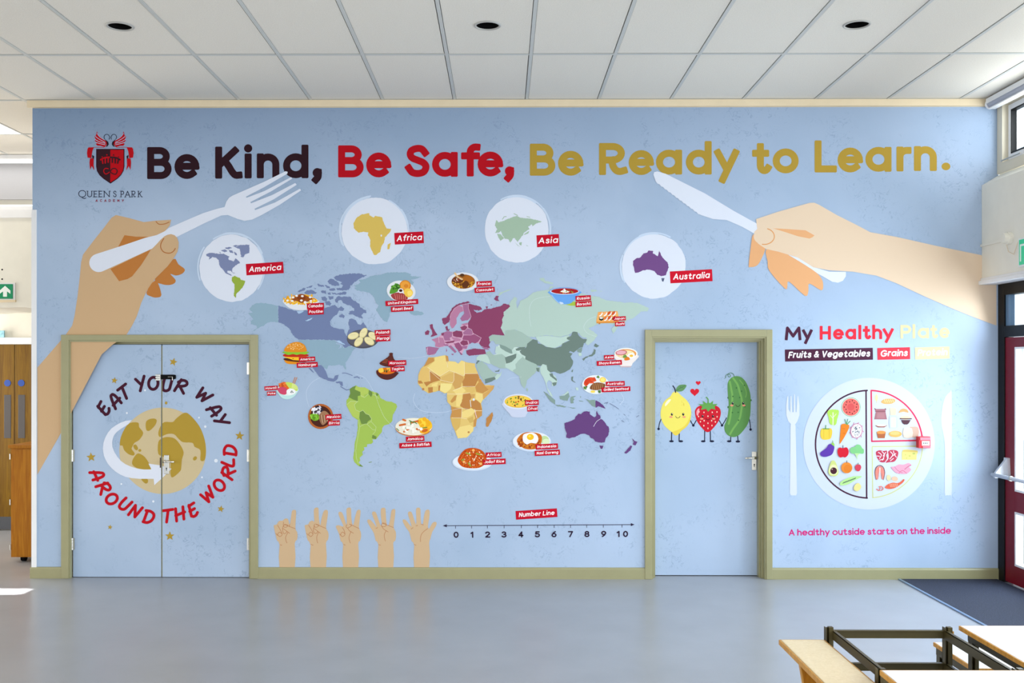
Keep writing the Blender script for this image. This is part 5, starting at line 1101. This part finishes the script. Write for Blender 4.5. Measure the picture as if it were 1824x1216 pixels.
# ------------------------------------------------ healthy plate panel
a = Art(base=2, k=.88)
def run(letters, base, ch_h, th, col, slope=-.0105, x_ref=1400, cap=.4):
    for ch, x0, x1 in letters: fit(a, ch, x0, x1, base+(x0-x_ref)*slope, ch_h, th, col, cap)
q = lambda x: 1380+x/5.365
run([('M', q(97), q(255)), ('y', q(262), q(362))], 605.8, 24.5, 5.2, (78, 34, 60)); run([('H', q(430), q(537)), ('e', q(558), q(660)), ('a', q(675), q(778)), ('l', q(800), q(827)), ('t', q(842), q(920)), ('h', q(932), q(1027)), ('y', q(1032), q(1137))], 605.4, 24.5, 5.2, (228, 44, 62))
run([('P', q(1200), q(1305)), ('l', q(1318), q(1342)), ('a', q(1365), q(1475)), ('t', q(1485), q(1560)), ('e', q(1572), q(1672))], 605, 24.5, 5.2, (214, 204, 158))
a.T(1380, 565, 5.365); tag(a, (97, 308), (937, 291), 114, 'Fruits & Vegetables', (76, 34, 58), pad=.035, rel=.56, thick=.11); tag(a, (980, 293), (1292, 285), 114, 'Grains', (226, 60, 74), rel=.56, thick=.11, pad=.085); tag(a, (1338, 287), (1670, 278), 116, 'Protein', (212, 204, 160), (226, 226, 218), rel=.56, thick=.11, pad=.07)
a.build('plate_heading_lettering', mural, label='words My Healthy Plate over dark, red and pale yellow tags')
a = Art(base=2).T(1390, 880, 5.527)
x0, y0 = a.px((84, 408)); x1, y1 = a.px((1680, 388)); L_ = hypot(x1-x0, y1-y0); U = ((x1-x0)/L_, (y1-y0)/L_); V = (U[1], -U[0])
SLW = iter('A healthy outside starts on the inside'.split())
def next_word(a):
    a.build('slogan_lettering', mural, label='pink slogan word ' + next(SLW)); return Art(base=2)
text(a, 'A healthy outside starts on the inside', (x0, y0), U, V, L_, 11.4, 2.0, (204, 22, 112), gap=.29, cap=.4, space=.36, cb=next_word).build('slogan_lettering', mural, label='pink slogan word inside')
a = Art(base=2, k=.84).T(1385, 660, 4.676); a.ell(762, 608, 548, 548, (205, 213, 228), n=96)
a.poly('82,210 88,215 90,320 105,345 108,210 115,210 122,345 134,345 137,195 143,195 150,345 158,345 166,210 172,210 182,290 182,370 165,420 145,450 150,455 162,1020 155,1038 112,1038 103,1020 108,455 112,445 90,420 73,370 72,290', WHT, 0)
a.poly('1437,178 1450,185 1452,520 1450,560 1452,1000 1440,1035 1410,1035 1392,1010 1395,700 1388,560 1370,480 1362,400 1375,290 1400,215', (214, 220, 230), 2)
a.stroke([(737, 165)]+arc(762, 612, 446, 448, -92, -268, 40)+[(742, 1060)], 13, (72, 32, 54), closed=True, cap=0)
a.stroke([(780, 165)]+arc(762, 610, 446, 446, -86, -6, 24)+[(1205, 580), (785, 588)], 13, (214, 52, 88), closed=True, cap=0)
a.stroke([(788, 632), (1205, 628)]+arc(762, 612, 446, 446, 4, 86, 24), 10, (206, 208, 146), closed=True, cap=0)
pf = a.build('food_plate_print', mural, label='large pale printed plate in three outlined sections between a fork and knife')
a = Art(base=14, k=.84).T(1385, 660, 4.676)
a.ell(611, 303, 80, 80, (96, 160, 80)); a.ell(611, 303, 76, 76, (226, 232, 224)); a.ell(611, 303, 72, 72, (222, 104, 96)); a.ell(611, 303, 30, 30, (214, 86, 84))
for k in range(14): t = 2*pi*k/14; rr = 45+10*(k % 2); a.ell(611+rr*cos(t), 303+rr*sin(t), 4, 5.5, (70, 24, 30))
a.poly('415,345 440,325 500,325 512,350 500,395 488,445 465,455 435,440 425,390', (176, 216, 88), 3, rough=.3); a.stroke('462,450 463,400 462,350', 9, (222, 236, 190)); a.stroke('463,400 440,370', 5, (222, 236, 190)); a.stroke('463,390 488,360', 5, (222, 236, 190))
a.poly('360,500 375,480 410,482 445,480 456,510 445,560 420,573 375,572 358,540', (236, 198, 72), 4); a.stroke('385,484 385,560', 4, (214, 172, 50)); a.stroke('430,484 430,560', 4, (214, 172, 50)); a.stroke('400,485 402,455', 7, (90, 150, 60)); a.stroke('380,484 428,484', 8, (100, 160, 66))
a.poly('535,445 598,455 570,530 525,602 517,598 525,500', (228, 126, 36), 3); a.stroke('572,445 560,405', 6, (84, 160, 96)); a.stroke('574,445 585,402', 6, (84, 160, 96)); a.stroke('578,448 605,420', 6, (84, 160, 96)); a.stroke('535,480 560,484', 3, (200, 96, 20)); a.stroke('545,520 565,522', 3, (200, 96, 20))
a.ell(658, 500, 50, 62, (206, 120, 150), 12); a.ell(658, 500, 44, 57, (232, 234, 238), 12); a.bits(658, 500, 36, 48, 46, 3.2, [(70, 70, 84)], 6)
for t in range(0, 360, 40): a.stroke([(658+48*cos(radians(t)), 500+60*sin(radians(t))), (658+60*cos(radians(t+8)), 500+72*sin(radians(t+8)))], 5, (206, 120, 150))
a.poly('355,685 385,660 410,640 425,615 450,610 472,625 470,660 450,700 400,717 365,710', (92, 56, 160), 4); a.poly('445,610 460,595 475,610 474,632', (150, 200, 90)); a.stroke('462,600 458,582', 5, (120, 170, 70))
a.poly('500,665 515,640 545,645 575,638 592,665 588,700 565,722 545,718 522,722 505,700', (208, 26, 48), 4); a.stroke('545,645 545,622', 5, (60, 40, 40))
a.poly('603,665 615,640 640,635 660,615 690,620 705,645 718,655 715,690 670,688 620,690', (128, 196, 128), 3); a.poly('640,688 690,688 668,705 662,745 655,710', (184, 222, 150))
a.poly('450,752 480,755 505,820 508,850 490,875 445,875 425,850 428,810', (206, 214, 130), 4); a.ell(467, 826, 36, 44, (226, 232, 170)); a.ell(467, 833, 28, 28, (72, 32, 44)); a.ell(455, 820, 6, 6, (180, 150, 140))
a.ell(577, 808, 46, 46, (232, 136, 50)); a.ell(585, 815, 34, 34, (222, 124, 40)); a.stroke('577,768 577,750', 5, (60, 60, 40)); a.poly('645,800 660,782 685,782 697,800 690,825 672,838 652,825', (206, 64, 84), 4); a.stroke('672,782 672,768', 5, (90, 130, 90))
a.poly('520,935 560,905 630,880 705,880 650,910 590,945 530,955', (180, 222, 140), 3)
for k in range(9): a.stroke([(545+k*12, 938-k*4.5), (555+k*12, 928-k*4.5)], 6, (88, 112, 90))
a.poly('635,975 650,945 675,935 697,960 690,985 665,1003 640,995', (228, 214, 136), 4)
a.build('fruit_and_vegetable_print', pf)
a = Art(base=14, k=.84).T(1385, 660, 4.676); BR_ = (150, 96, 96)
a.ell(824, 225, 13, 30, (232, 214, 160)); a.stroke('824,245 826,268', 4, (214, 196, 140))
a.poly('862,262 880,240 920,232 970,235 980,255 950,275 890,277', (226, 176, 110), 3)
for k in range(5): a.stroke([(890+k*17, 240), (898+k*17, 262)], 5, (244, 210, 160))
a.poly('810,318 900,318 900,345 912,405 805,405 818,345', (168, 112, 120), 0); a.stroke('815,338 898,338', 5, (128, 76, 84)); a.stroke('810,316 815,322', 8, (128, 76, 84)); a.stroke('897,316 902,322', 8, (128, 76, 84)); a.poly('830,350 890,350 895,395 825,395', (178, 124, 130))
a.poly('935,310 965,308 990,315 985,370 940,370', (228, 214, 176)); a.poly('930,385 945,372 985,372 1000,390 1002,465 985,478 945,478 930,465', (196, 206, 230), 2); a.poly('945,390 985,390 985,470 945,470', (232, 224, 190))
a.poly('1010,350 1025,325 1050,315 1080,325 1090,350 1050,342', (226, 166, 108), 3); a.ell(1068, 392, 44, 16, (232, 210, 170)); a.stroke('1022,400 1115,400', 9, (96, 66, 72)); a.poly('1028,410 1110,410 1092,440 1080,448 1055,448 1042,438', (88, 56, 66), 0)
a.poly('812,455 915,455 890,472 835,472', (160, 96, 84), 0); a.ell(865, 455, 40, 8, (238, 232, 226)); a.poly('826,515 902,515 892,562 836,562', (176, 100, 62)); a.ell(864, 513, 38, 14, (228, 150, 80)); a.ell(981, 527, 54, 27, (226, 176, 96)); a.ell(978, 520, 40, 15, (236, 192, 120))
a.poly('1100,475 1120,467 1172,472 1172,545 1110,552', (206, 172, 152), 2); a.poly('1048,485 1075,475 1120,480 1122,555 1050,555', (226, 208, 190), 2)
a.build('grain_food_print', pf)
a = Art(base=14, k=.84).T(1385, 660, 4.676)
a.poly('820,675 850,662 880,668 910,665 925,680 905,700 915,740 900,760 860,762 835,735 822,705', (190, 62, 84), 3); a.poly('925,668 975,660 1005,675 1000,715 975,755 930,762 900,765 925,730', (190, 62, 84), 3)
for q_ in ('840,680 865,700 850,730', '870,672 890,700 875,745', '900,680 880,710', '850,745 885,735', '915,668 920,720 900,758', '940,675 960,700 935,735', '965,668 975,700 990,720', '985,690 950,715', '940,750 965,730', '826,710 850,712'): a.stroke(q_, 6, (232, 222, 230), smooth=3)
a.poly('1035,680 1045,658 1080,655 1165,665 1170,680 1160,700 1158,742 1035,742', (228, 216, 130), 0); a.poly('1040,675 1050,658 1165,665 1168,678', (222, 196, 110)); a.ell(1135, 690, 12, 8, (190, 196, 110)); a.ell(1100, 710, 9, 7, (200, 198, 110)); a.ell(1065, 700, 5, 5, (200, 198, 110)); a.ell(1075, 728, 6, 5, (200, 198, 110))
a.poly('945,800 975,798 1010,780 1050,782 1090,768 1115,785 1095,800 1112,825 1075,858 1020,858 985,850 955,820', (222, 160, 180), 4); a.stroke('1060,820 1085,800 1110,787', 8, (206, 120, 146), smooth=3); a.stroke('975,800 1000,830 1040,850', 4, (200, 110, 140), smooth=3); a.stroke('1010,855 1040,830 1075,855', 5, (214, 110, 140), smooth=3)
a.stroke('822,905 812,850 822,805 852,788 882,805 893,850 882,908', 5, (110, 60, 66), smooth=4); a.poly('822,902 814,850 824,810 852,793 880,810 890,850 880,902 868,900 862,860 852,830 842,860 838,902', (222, 134, 120), 2); a.stroke('853,810 852,880', 8, (238, 220, 216))
a.ell(926, 892, 18, 27, (216, 206, 158), -8); a.ell(976, 900, 27, 20, (226, 190, 160), 10)
a.poly('893,972 920,945 960,932 1000,935 1030,920 1050,902 1058,912 1040,935 1020,950 980,975 930,985', (222, 100, 72), 3)
for k in range(6): a.stroke([(935+k*12, 940), (942+k*12, 968)], 4, (240, 180, 150))
a.stroke('825,985 845,998 855,975 845,965', 8, (222, 130, 120), smooth=4); a.stroke('860,998 880,985 868,965 850,965', 8, (222, 130, 120), smooth=4)
a.build('protein_food_print', pf)

# ------------------------------------------------ artwork on the doors
def door_art(fn, Y, leaves, name, lab=None):
    for leaf, clip in leaves:
        a = Art(Y=Y, base=2, clip=clip); fn(a); a.build(name, leaf, label=lab)
cl0 = (129.9, 613.6, 286.9, 1028); cl1 = (289.3, 613.6, 443.4, 1028); LV = [(door1, cl0), (door2, cl1)]
a = Art(Y=YL-.0006, base=0, clip=cl0); a.poly(ARM, TAN); a.build('forearm_print', door1)
def globe(a):
    a.T(100, 590, 4.865); a.ell(924, 1034, 376, 374, (200, 182, 144), n=80); LD = (172, 142, 54)
    for q_ in ('635,795 710,790 720,830 755,880 720,940 680,965 660,1000 655,1020 680,1055 670,1075 630,1065 590,1030 575,990 552,985 560,920 590,850', '780,780 830,755 870,765 860,810 810,860 780,850', '690,1070 720,1058 770,1090 820,1170 810,1195 720,1190 665,1160 660,1120', '740,1278 790,1278 795,1308 775,1318 750,1298',
               '905,820 940,785 1010,785 1040,755 1110,705 1160,725 1240,820 1285,930 1298,1040 1286,1115 1250,1115 1250,1030 1200,1000 1180,965 1100,960 1060,930 1020,890 960,890 900,915 885,880', '885,960 920,925 970,915 1030,930 1080,990 1105,1050 1090,1110 1085,1170 1075,1210 1010,1265 990,1230 990,1120 930,1085 885,1060', '668,990 690,980 710,1010 700,1030 680,1020'): a.poly(q_, LD, 3)
    a.ell(725, 1031, 13, 12, LD); a.ell(1203, 1100, 20, 15, LD, -50); a.ell(953, 620, 11, 13, LD)
    a.poly('655,768 600,775 560,790 520,812 480,840 450,875 425,920 410,965 405,1010 408,1045 415,1080 430,1115 450,1150 480,1185 515,1215 555,1240 600,1260 655,1271 720,1277 845,1277 850,1332 925,1265 1000,1190 900,1160 800,1145 826,1196 760,1196 700,1188 650,1172 600,1150 560,1120 530,1085 505,1045 488,1000 486,960 492,925 505,895 530,868 560,845 625,805', WHT)
    def star(x, y, r, rot=0):
        P = []
        for k in range(10): t = radians(-90+36*k+rot); q = r if k % 2 == 0 else r*.42; P.append((x+q*cos(t), y+q*sin(t)))
        a.poly(P, GOLD)
    for s_ in ((1015, 265, 37, 15), (505, 425, 30, 8), (1590, 905, 42, 5), (303, 1090, 43, -5), (467, 1696, 23, 10), (985, 1773, 42, 0), (1427, 1538, 32, 12)): star(*s_)
    for x, y, r in ((770, 510, 9), (613, 707, 9), (1238, 747, 8), (1292, 825, 11), (1385, 1120, 16), (1264, 1264, 8), (565, 1322, 8), (842, 1473, 10)): a.ell(x, y, r, r, (224, 230, 240), n=12)
door_art(globe, YL-.0006, LV, 'globe_print', 'gold globe with a white arrow curling round it')
HW = {'E': [sm((.62, 1.0), (.25, .95), (.12, .9)), [(.16, 1.0), (.05, .1)], [(.05, .52), (.5, .55)], sm((.05, .15), (.2, 0), (.45, .02), (.62, .16))],
      'A': [[(0, 0), (.22, .75)], sm((.22, .72), (.34, .98), (.52, 1.0), (.62, .8), (.66, .4), (.66, .02)), [(.02, .34), (.8, .38)]],
      'T': [[(0, .95), (.8, 1.0)], [(.42, .96), (.32, 0)]], 'Y': [[(.05, 1), (.36, .5)], [(.78, 1.02), (.22, 0)]], 'O': [('o', arc(.38, .5, .38, .48, 0, 360, 28)[:-1])],
      'U': [sm((.06, .98), (.02, .5), (.08, .1), (.32, 0), (.56, .14), (.62, .5), (.66, .98))], 'R': [[(.2, 1.0), (.02, 0)], sm((.05, .75), (.3, .98), (.62, .98), (.76, .78), (.6, .58), (.14, .42)), [(.3, .45), (.78, .0)]],
      'W': [[(0, .95), (.16, .05), (.46, .75), (.66, .08), (.98, .98)]], 'N': [[(0, 0), (.12, .95), (.55, .05), (.72, 1)]], 'D': [[(.12, .95), (.08, .05)], sm((0, .98), (.4, .98), (.74, .75), (.7, .3), (.4, .03), (.05, .02))],
      'H': [[(.08, 1), (0, 0)], [(.7, 1), (.62, 0)], [(0, .45), (.78, .55)]], 'L': [sm((.1, 1), (.02, .4), (.04, .06), (.2, 0), (.58, .08))]}
def word(a, items, col, inward, slant=.0):
    for ch, x, y in items:
        dx, dy = x-925, y-1024
        r = hypot(dx, dy); U_ = (dx/r, dy/r)
        if inward: U_ = (-U_[0], -U_[1])
        Rr = (-U_[1], U_[0])          # along the line (screen y grows downward)
        hgt = 105 if inward else 108; sc = hgt
        h = 12.5/4.865; cxp, cyp = a.t[0]+x/a.t[2], a.t[1]+y/a.t[2]
        xs = [p[0] for st in HW[ch] for p in (st[1] if st[0] == 'o' else st)]; mid = (min(xs)+max(xs))/2
        for st in HW[ch]:
            cl_ = st[0] == 'o'; P = st[1] if cl_ else st
            Q = [(cxp+((p[0]-mid)*sc*Rr[0]+(p[1]-.5)*sc*U_[0]+slant*(p[1]-.5)*sc*Rr[0])/a.t[2], cyp+((p[0]-mid)*sc*Rr[1]+(p[1]-.5)*sc*U_[1]+slant*(p[1]-.5)*sc*Rr[1])/a.t[2]) for p in P]
            a.ribbon(Q, h, S(*col, a.k), 1.0, cl_); a.L += .5
        a.L = 10
def eat(a): a.L = 10; a.T(100, 590, 4.865); word(a, [('E', 412, 668), ('A', 512, 598), ('T', 592, 528), ('Y', 737, 455), ('O', 842, 450), ('U', 962, 462), ('R', 1085, 475), ('W', 1280, 557), ('A', 1375, 685), ('Y', 1432, 775)], (64, 18, 40), False, .1)
def aro(a): a.L = 10; a.T(100, 590, 4.865); word(a, [('A', 357, 1248), ('R', 412, 1355), ('O', 482, 1452), ('U', 597, 1498), ('N', 687, 1558), ('D', 803, 1608), ('T', 967, 1598), ('H', 1075, 1580), ('E', 1185, 1548), ('W', 1318, 1415), ('O', 1414, 1333), ('R', 1490, 1225), ('L', 1490, 1128), ('D', 1508, 1031)], (184, 6, 26), True, .1)
door_art(eat, YL-.0006, LV, 'maroon_lettering', 'maroon hand-drawn words EAT YOUR WAY'); door_art(aro, YL-.0006, LV, 'red_lettering', 'red hand-drawn words AROUND THE WORLD')

# fruit friends on the single door
LN = (26, 30, 56)
def D3(name, lab, fn): a = Art(Y=YR-.0006, base=2).T(1140, 640, 7.6); fn(a); a.build(name, door3, label=lab)
def limbs(a, arms, legs):
    for q_ in arms: a.stroke(q_, 12, LN, smooth=3); e = pp(q_)[-1]; a.ell(e[0], e[1], 17, 17, LN)
    for q_, f in legs: a.stroke(q_, 13, LN); e = pp(q_)[-1]; a.ell(e[0]+f*14, e[1]+2, 31, 14, LN)
def face(a, x0, x1, y, mx, my, ew, ch, cy_):
    for x in (x0, x1): a.ell(x, y, ew, ew*1.3, (24, 22, 30)); a.ell(x+ew*.3, y-ew*.5, ew*.3, ew*.3, (230, 230, 232))
    a.stroke([(mx-ew*2.2, my), (mx-ew, my+ew*1.5), (mx+ew, my+ew*1.5), (mx+ew*2.2, my)], 6, (40, 20, 26), smooth=4)
    for x in (x0-ch, x1+ch*.8): a.ell(x, cy_, 23, 12, (228, 140, 120))
def lemon(a):
    limbs(a, ['285,810 262,870 252,940', '682,825 700,860 722,892'], [('430,985 426,1105', 0), ('532,985 530,1105', 1.6)])
    a.poly('440,452 480,432 520,450 560,490 620,540 665,600 690,680 692,760 670,850 620,920 560,965 530,1005 500,1026 470,1024 440,990 400,960 340,905 300,840 280,760 285,680 310,600 350,545 410,500', (232, 216, 100), 4)
    a.poly('688,740 670,850 620,920 560,965 530,1005 500,1026 470,1024 440,985 520,950 600,900 650,830', (226, 200, 78), 4)
    a.poly('345,590 385,545 420,540 400,575 360,620 340,632', (240, 236, 200), 3); a.bits(592, 590, 34, 50, 9, 5, [(214, 186, 70)], 3)
    face(a, 432, 586, 742, 512, 768, 14, 13, 778); a.stroke('447,357 470,395 482,445', 14, LN, smooth=4)
    a.poly('487,428 500,380 540,345 628,345 605,400 560,432', (96, 140, 88), 3); a.stroke('490,425 540,390 610,355', 4, (50, 90, 60), smooth=3); a.stroke('545,388 548,362', 3, (50, 90, 60)); a.stroke('560,378 590,392', 3, (50, 90, 60))
D3('lemon_print', 'smiling yellow lemon with stick arms and a leaf', lemon)
def berry(a):
    limbs(a, ['762,825 742,860 722,892', '1072,825 1092,860 1110,892'], [('876,965 874,1105', -1.3), ('952,965 954,1105', 1.4)])
    a.poly('745,730 755,670 800,630 860,620 920,640 985,620 1050,635 1088,680 1092,750 1060,840 1000,920 950,970 915,984 880,968 820,905 770,830', (198, 28, 44), 4)
    a.poly('765,745 768,690 800,660 802,700 785,760', (232, 150, 160), 3)
    for x, y in ((866, 715), (978, 715), (1042, 710), (792, 772), (920, 768), (1044, 775), (818, 842), (868, 828), (970, 828), (1020, 845), (920, 862), (864, 896), (974, 894), (920, 932), (800, 708)): a.ell(x, y, 7, 11, (240, 214, 196))
    face(a, 848, 988, 768, 920, 795, 13, 12, 803)
    a.poly('790,602 860,605 852,560 905,595 920,575 948,592 992,558 985,605 1052,602 1010,640 1022,680 965,665 922,708 895,668 822,682 845,640', (98, 156, 76)); a.stroke('897,512 922,540 924,600', 14, (98, 156, 76), smooth=4)
D3('strawberry_print', 'smiling red strawberry in the middle', berry)
def cuke(a):
    limbs(a, ['1170,790 1145,840 1110,892', '1475,790 1490,870 1497,948'], [('1230,1030 1226,1105', -1.3), ('1322,1030 1328,1108', -.2)])
    a.ell(1196, 518, 12, 16, (40, 70, 50)); a.ell(1192, 645, 9, 16, (60, 110, 60)); a.ell(1500, 552, 12, 14, (60, 110, 60))
    a.poly('1185,350 1200,290 1240,245 1300,225 1370,240 1430,300 1475,400 1497,500 1498,640 1490,760 1460,870 1400,960 1330,1030 1260,1050 1190,1025 1150,970 1142,900 1165,840 1185,770 1198,680 1200,580 1190,480', (92, 142, 78), 4)
    for q_, w_ in (('1215,300 1235,400 1250,520 1225,760 1200,870', 26), ('1262,255 1320,340 1350,440 1380,560 1370,700 1340,820 1260,940 1220,1010', 26), ('1350,280 1410,360 1440,450 1430,510', 12)): a.stroke(q_, w_, (118, 168, 88), smooth=5)
    for x, y in ((1305, 385), (1375, 430), (1350, 515), (1412, 350), (1258, 500), (1330, 715), (1250, 718), (1335, 822), (1420, 640)): a.ell(x, y, 10, 10, (62, 110, 60))
    face(a, 1254, 1397, 592, 1325, 612, 14, 11, 622); a.stroke('1275,228 1262,195 1222,182 1192,202 1200,235 1222,232 1218,205 1190,198 1165,215 1158,250', 7, (70, 122, 80), smooth=5); a.stroke('1148,258 1140,264', 3, (70, 122, 80))
D3('cucumber_print', 'tall smiling green cucumber with a curly tendril', cuke)
def heart(a):
    for x, y, s_ in ((740, 440, 62), (788, 318, 35)):
        P = [(x+s_*.98*(16*sin(t)**3)/16, y-s_*(13*cos(t)-5*cos(2*t)-2*cos(3*t)-cos(4*t))/17) for t in [2*pi*k/36 for k in range(36)]]; a.poly(P, (206, 28, 46))
D3('heart_print', 'two small red hearts', heart)
# ---------------------------------------------------------------- dining furniture in the right foreground
M_EDGE = oakmat('beech_edge', S(190, 132, 48), S(214, 160, 76)); M_BEECH = oakmat('beech_top', S(224, 202, 158), S(234, 214, 176), .3)
def dz(Zd): return CAM[1]+Zd       # distance in front of the camera -> y
def table(name, x0, x1, zn, zf, h, label, leg_in=.03, group=None, rail=True, t=.022, top=None, edge=None, legx=True):
    e = empty(name, (x0, dz(zf), 0), label=label, cat='table' if 'table' in name else 'bench')
    W, D = x1-x0, zf-zn
    MB().box(.006, W-.006, -D+.006, -.006, h-t, h, .003).build('tabletop' if 'table' in name else 'seat', top or M_LAM, e)
    q = MB().box(0, .0065, -D, 0, h-t, h-.0015, .002).box(W-.0065, W, -D, 0, h-t, h-.0015, .002).box(.006, W-.006, -.0065, 0, h-t, h-.0015).box(.006, W-.006, -D, -D+.0065, h-t, h-.0015)
    q.build('edge_band', edge or M_EDGE, e)
    for sx in (leg_in, W-leg_in-.035):
        for sy in (-leg_in-.035, -D+leg_in):
            # angle-section leg: two flanges
            MB().box(sx, sx+.035, sy+.032, sy+.035, 0, h-t, 0).box(sx, sx+.003, sy, sy+.035, 0, h-t).box(sx+.018, sx+.035, sy+.004, sy+.030, 0, h-t).build('leg', M_DARKMETAL, e)
    z1 = h-t; z0 = z1-.040
    for ya in (-leg_in-.008, -D+leg_in+.004): MB().box(leg_in+.035, W-leg_in-.035, ya, ya+.004, z0, z1).build('cross_rail', M_DARKMETAL, e)
    for xr_ in (leg_in, W-leg_in): MB().box(xr_-.002, xr_+.002, -D+leg_in, -leg_in, z0, z1).build('side_rail', M_DARKMETAL, e)
    return e
table('dining_table', 2.113, 3.35, 3.93, 4.58, .575, 'white topped dining table at the right edge, beyond the nearest table')
table('dining_table', 1.486, 2.95, 3.10, 3.895, .580, 'nearest white dining table at the bottom right corner', leg_in=.004)
table('bench', 2.226, 3.30, 4.66, 5.11, .350, 'low white bench seat behind the metal frame and the right hand table', leg_in=.012)
# bench with solid end panels
b0x, b1x = 1.270, 1.482
be = empty('bench', (b0x, dz(4.543), 0), label='pale beech topped bench with solid wooden end panels, leftmost of the furniture', cat='bench')
W, D, h = b1x-b0x, 1.35, .520
MB().box(.008, W-.008, -D+.008, -.008, h-.024, h, .004).build('seat', M_BEECH, be)
MB().box(0, .0085, -D, 0, h-.025, h-.002, .003).box(W-.0085, W, -D, 0, h-.025, h-.002, .003).box(.008, W-.008, -.0085, 0, h-.025, h-.002).box(.008, W-.008, -D, -D+.0085, h-.025, h-.002).build('edge_band', M_EDGE, be)
for y_ in (-.29, -D+.29):
    mb = MB().prism([(.012, h-.025), (.026, h-.11), (.034, h-.24), (.028, 0), (W-.028, 0), (W-.034, h-.24), (W-.026, h-.11), (W-.012, h-.025)][::-1], 'y', y_-.012, y_+.012)
    mb.build('end_panel', M_OAK, be)
    MB().prism([(.008, h-.026), (.022, h-.11), (.030, h-.24), (.024, 0), (.0285, 0), (.0345, h-.24), (.0265, h-.11), (.0125, h-.026)][::-1], 'y', y_-.013, y_+.013).build('panel_edge', M_EDGE, be)
MB().box(W/2-.01, W/2+.01, -D+.29, -.30, .14, .20).build('stretcher', M_OAK, be)
# dark metal frame with its top missing
f0, f1 = 1.497, 2.080
ff = empty('table_frame', (f0, dz(4.60), 0), label='dark metal table frame with no top, between the beech bench and white tables', cat='table frame')
W, D = f1-f0, .66; hT, hB = .551, .400
for sx, s_ in ((0, 1), (W-.034, 1)):
    for sy in (-.034, -D):
        m_ = MB().box(sx, sx+.003, sy, sy+.034, 0, hT+.014).box(sx, sx+.034, sy+.031, sy+.034, 0, hT+.010).box(sx+.014, sx+.034, sy+.003, sy+.028, 0, hT+.016)
        l_ = m_.build('leg', M_DARKMETAL, ff)
        MB().box(sx+.0335, sx+.038, sy-.002, sy+.002, hT-.04, hT).build('weld_plate', M_EDGE, l_)
for nm, hz_ in (('top_rail', hT), ('bottom_rail', hB)):
    t_ = .040
    for y_ in (-.006, -D+.003):
        MB().box(.034, W-.034, y_-.003, y_, hz_-t_, hz_).box(.034, W-.034, y_-.020, y_-.003, hz_-.003, hz_).build(nm, M_DARKMETAL, ff)
    for x_, q in ((.030, 1), (W-.034, 1)):
        MB().box(x_, x_+.003, -D+.034, -.034, hz_-t_, hz_).box(x_-.0, x_+.017, -D+.034, -.034, hz_-.003, hz_).build(nm, M_DARKMETAL, ff)
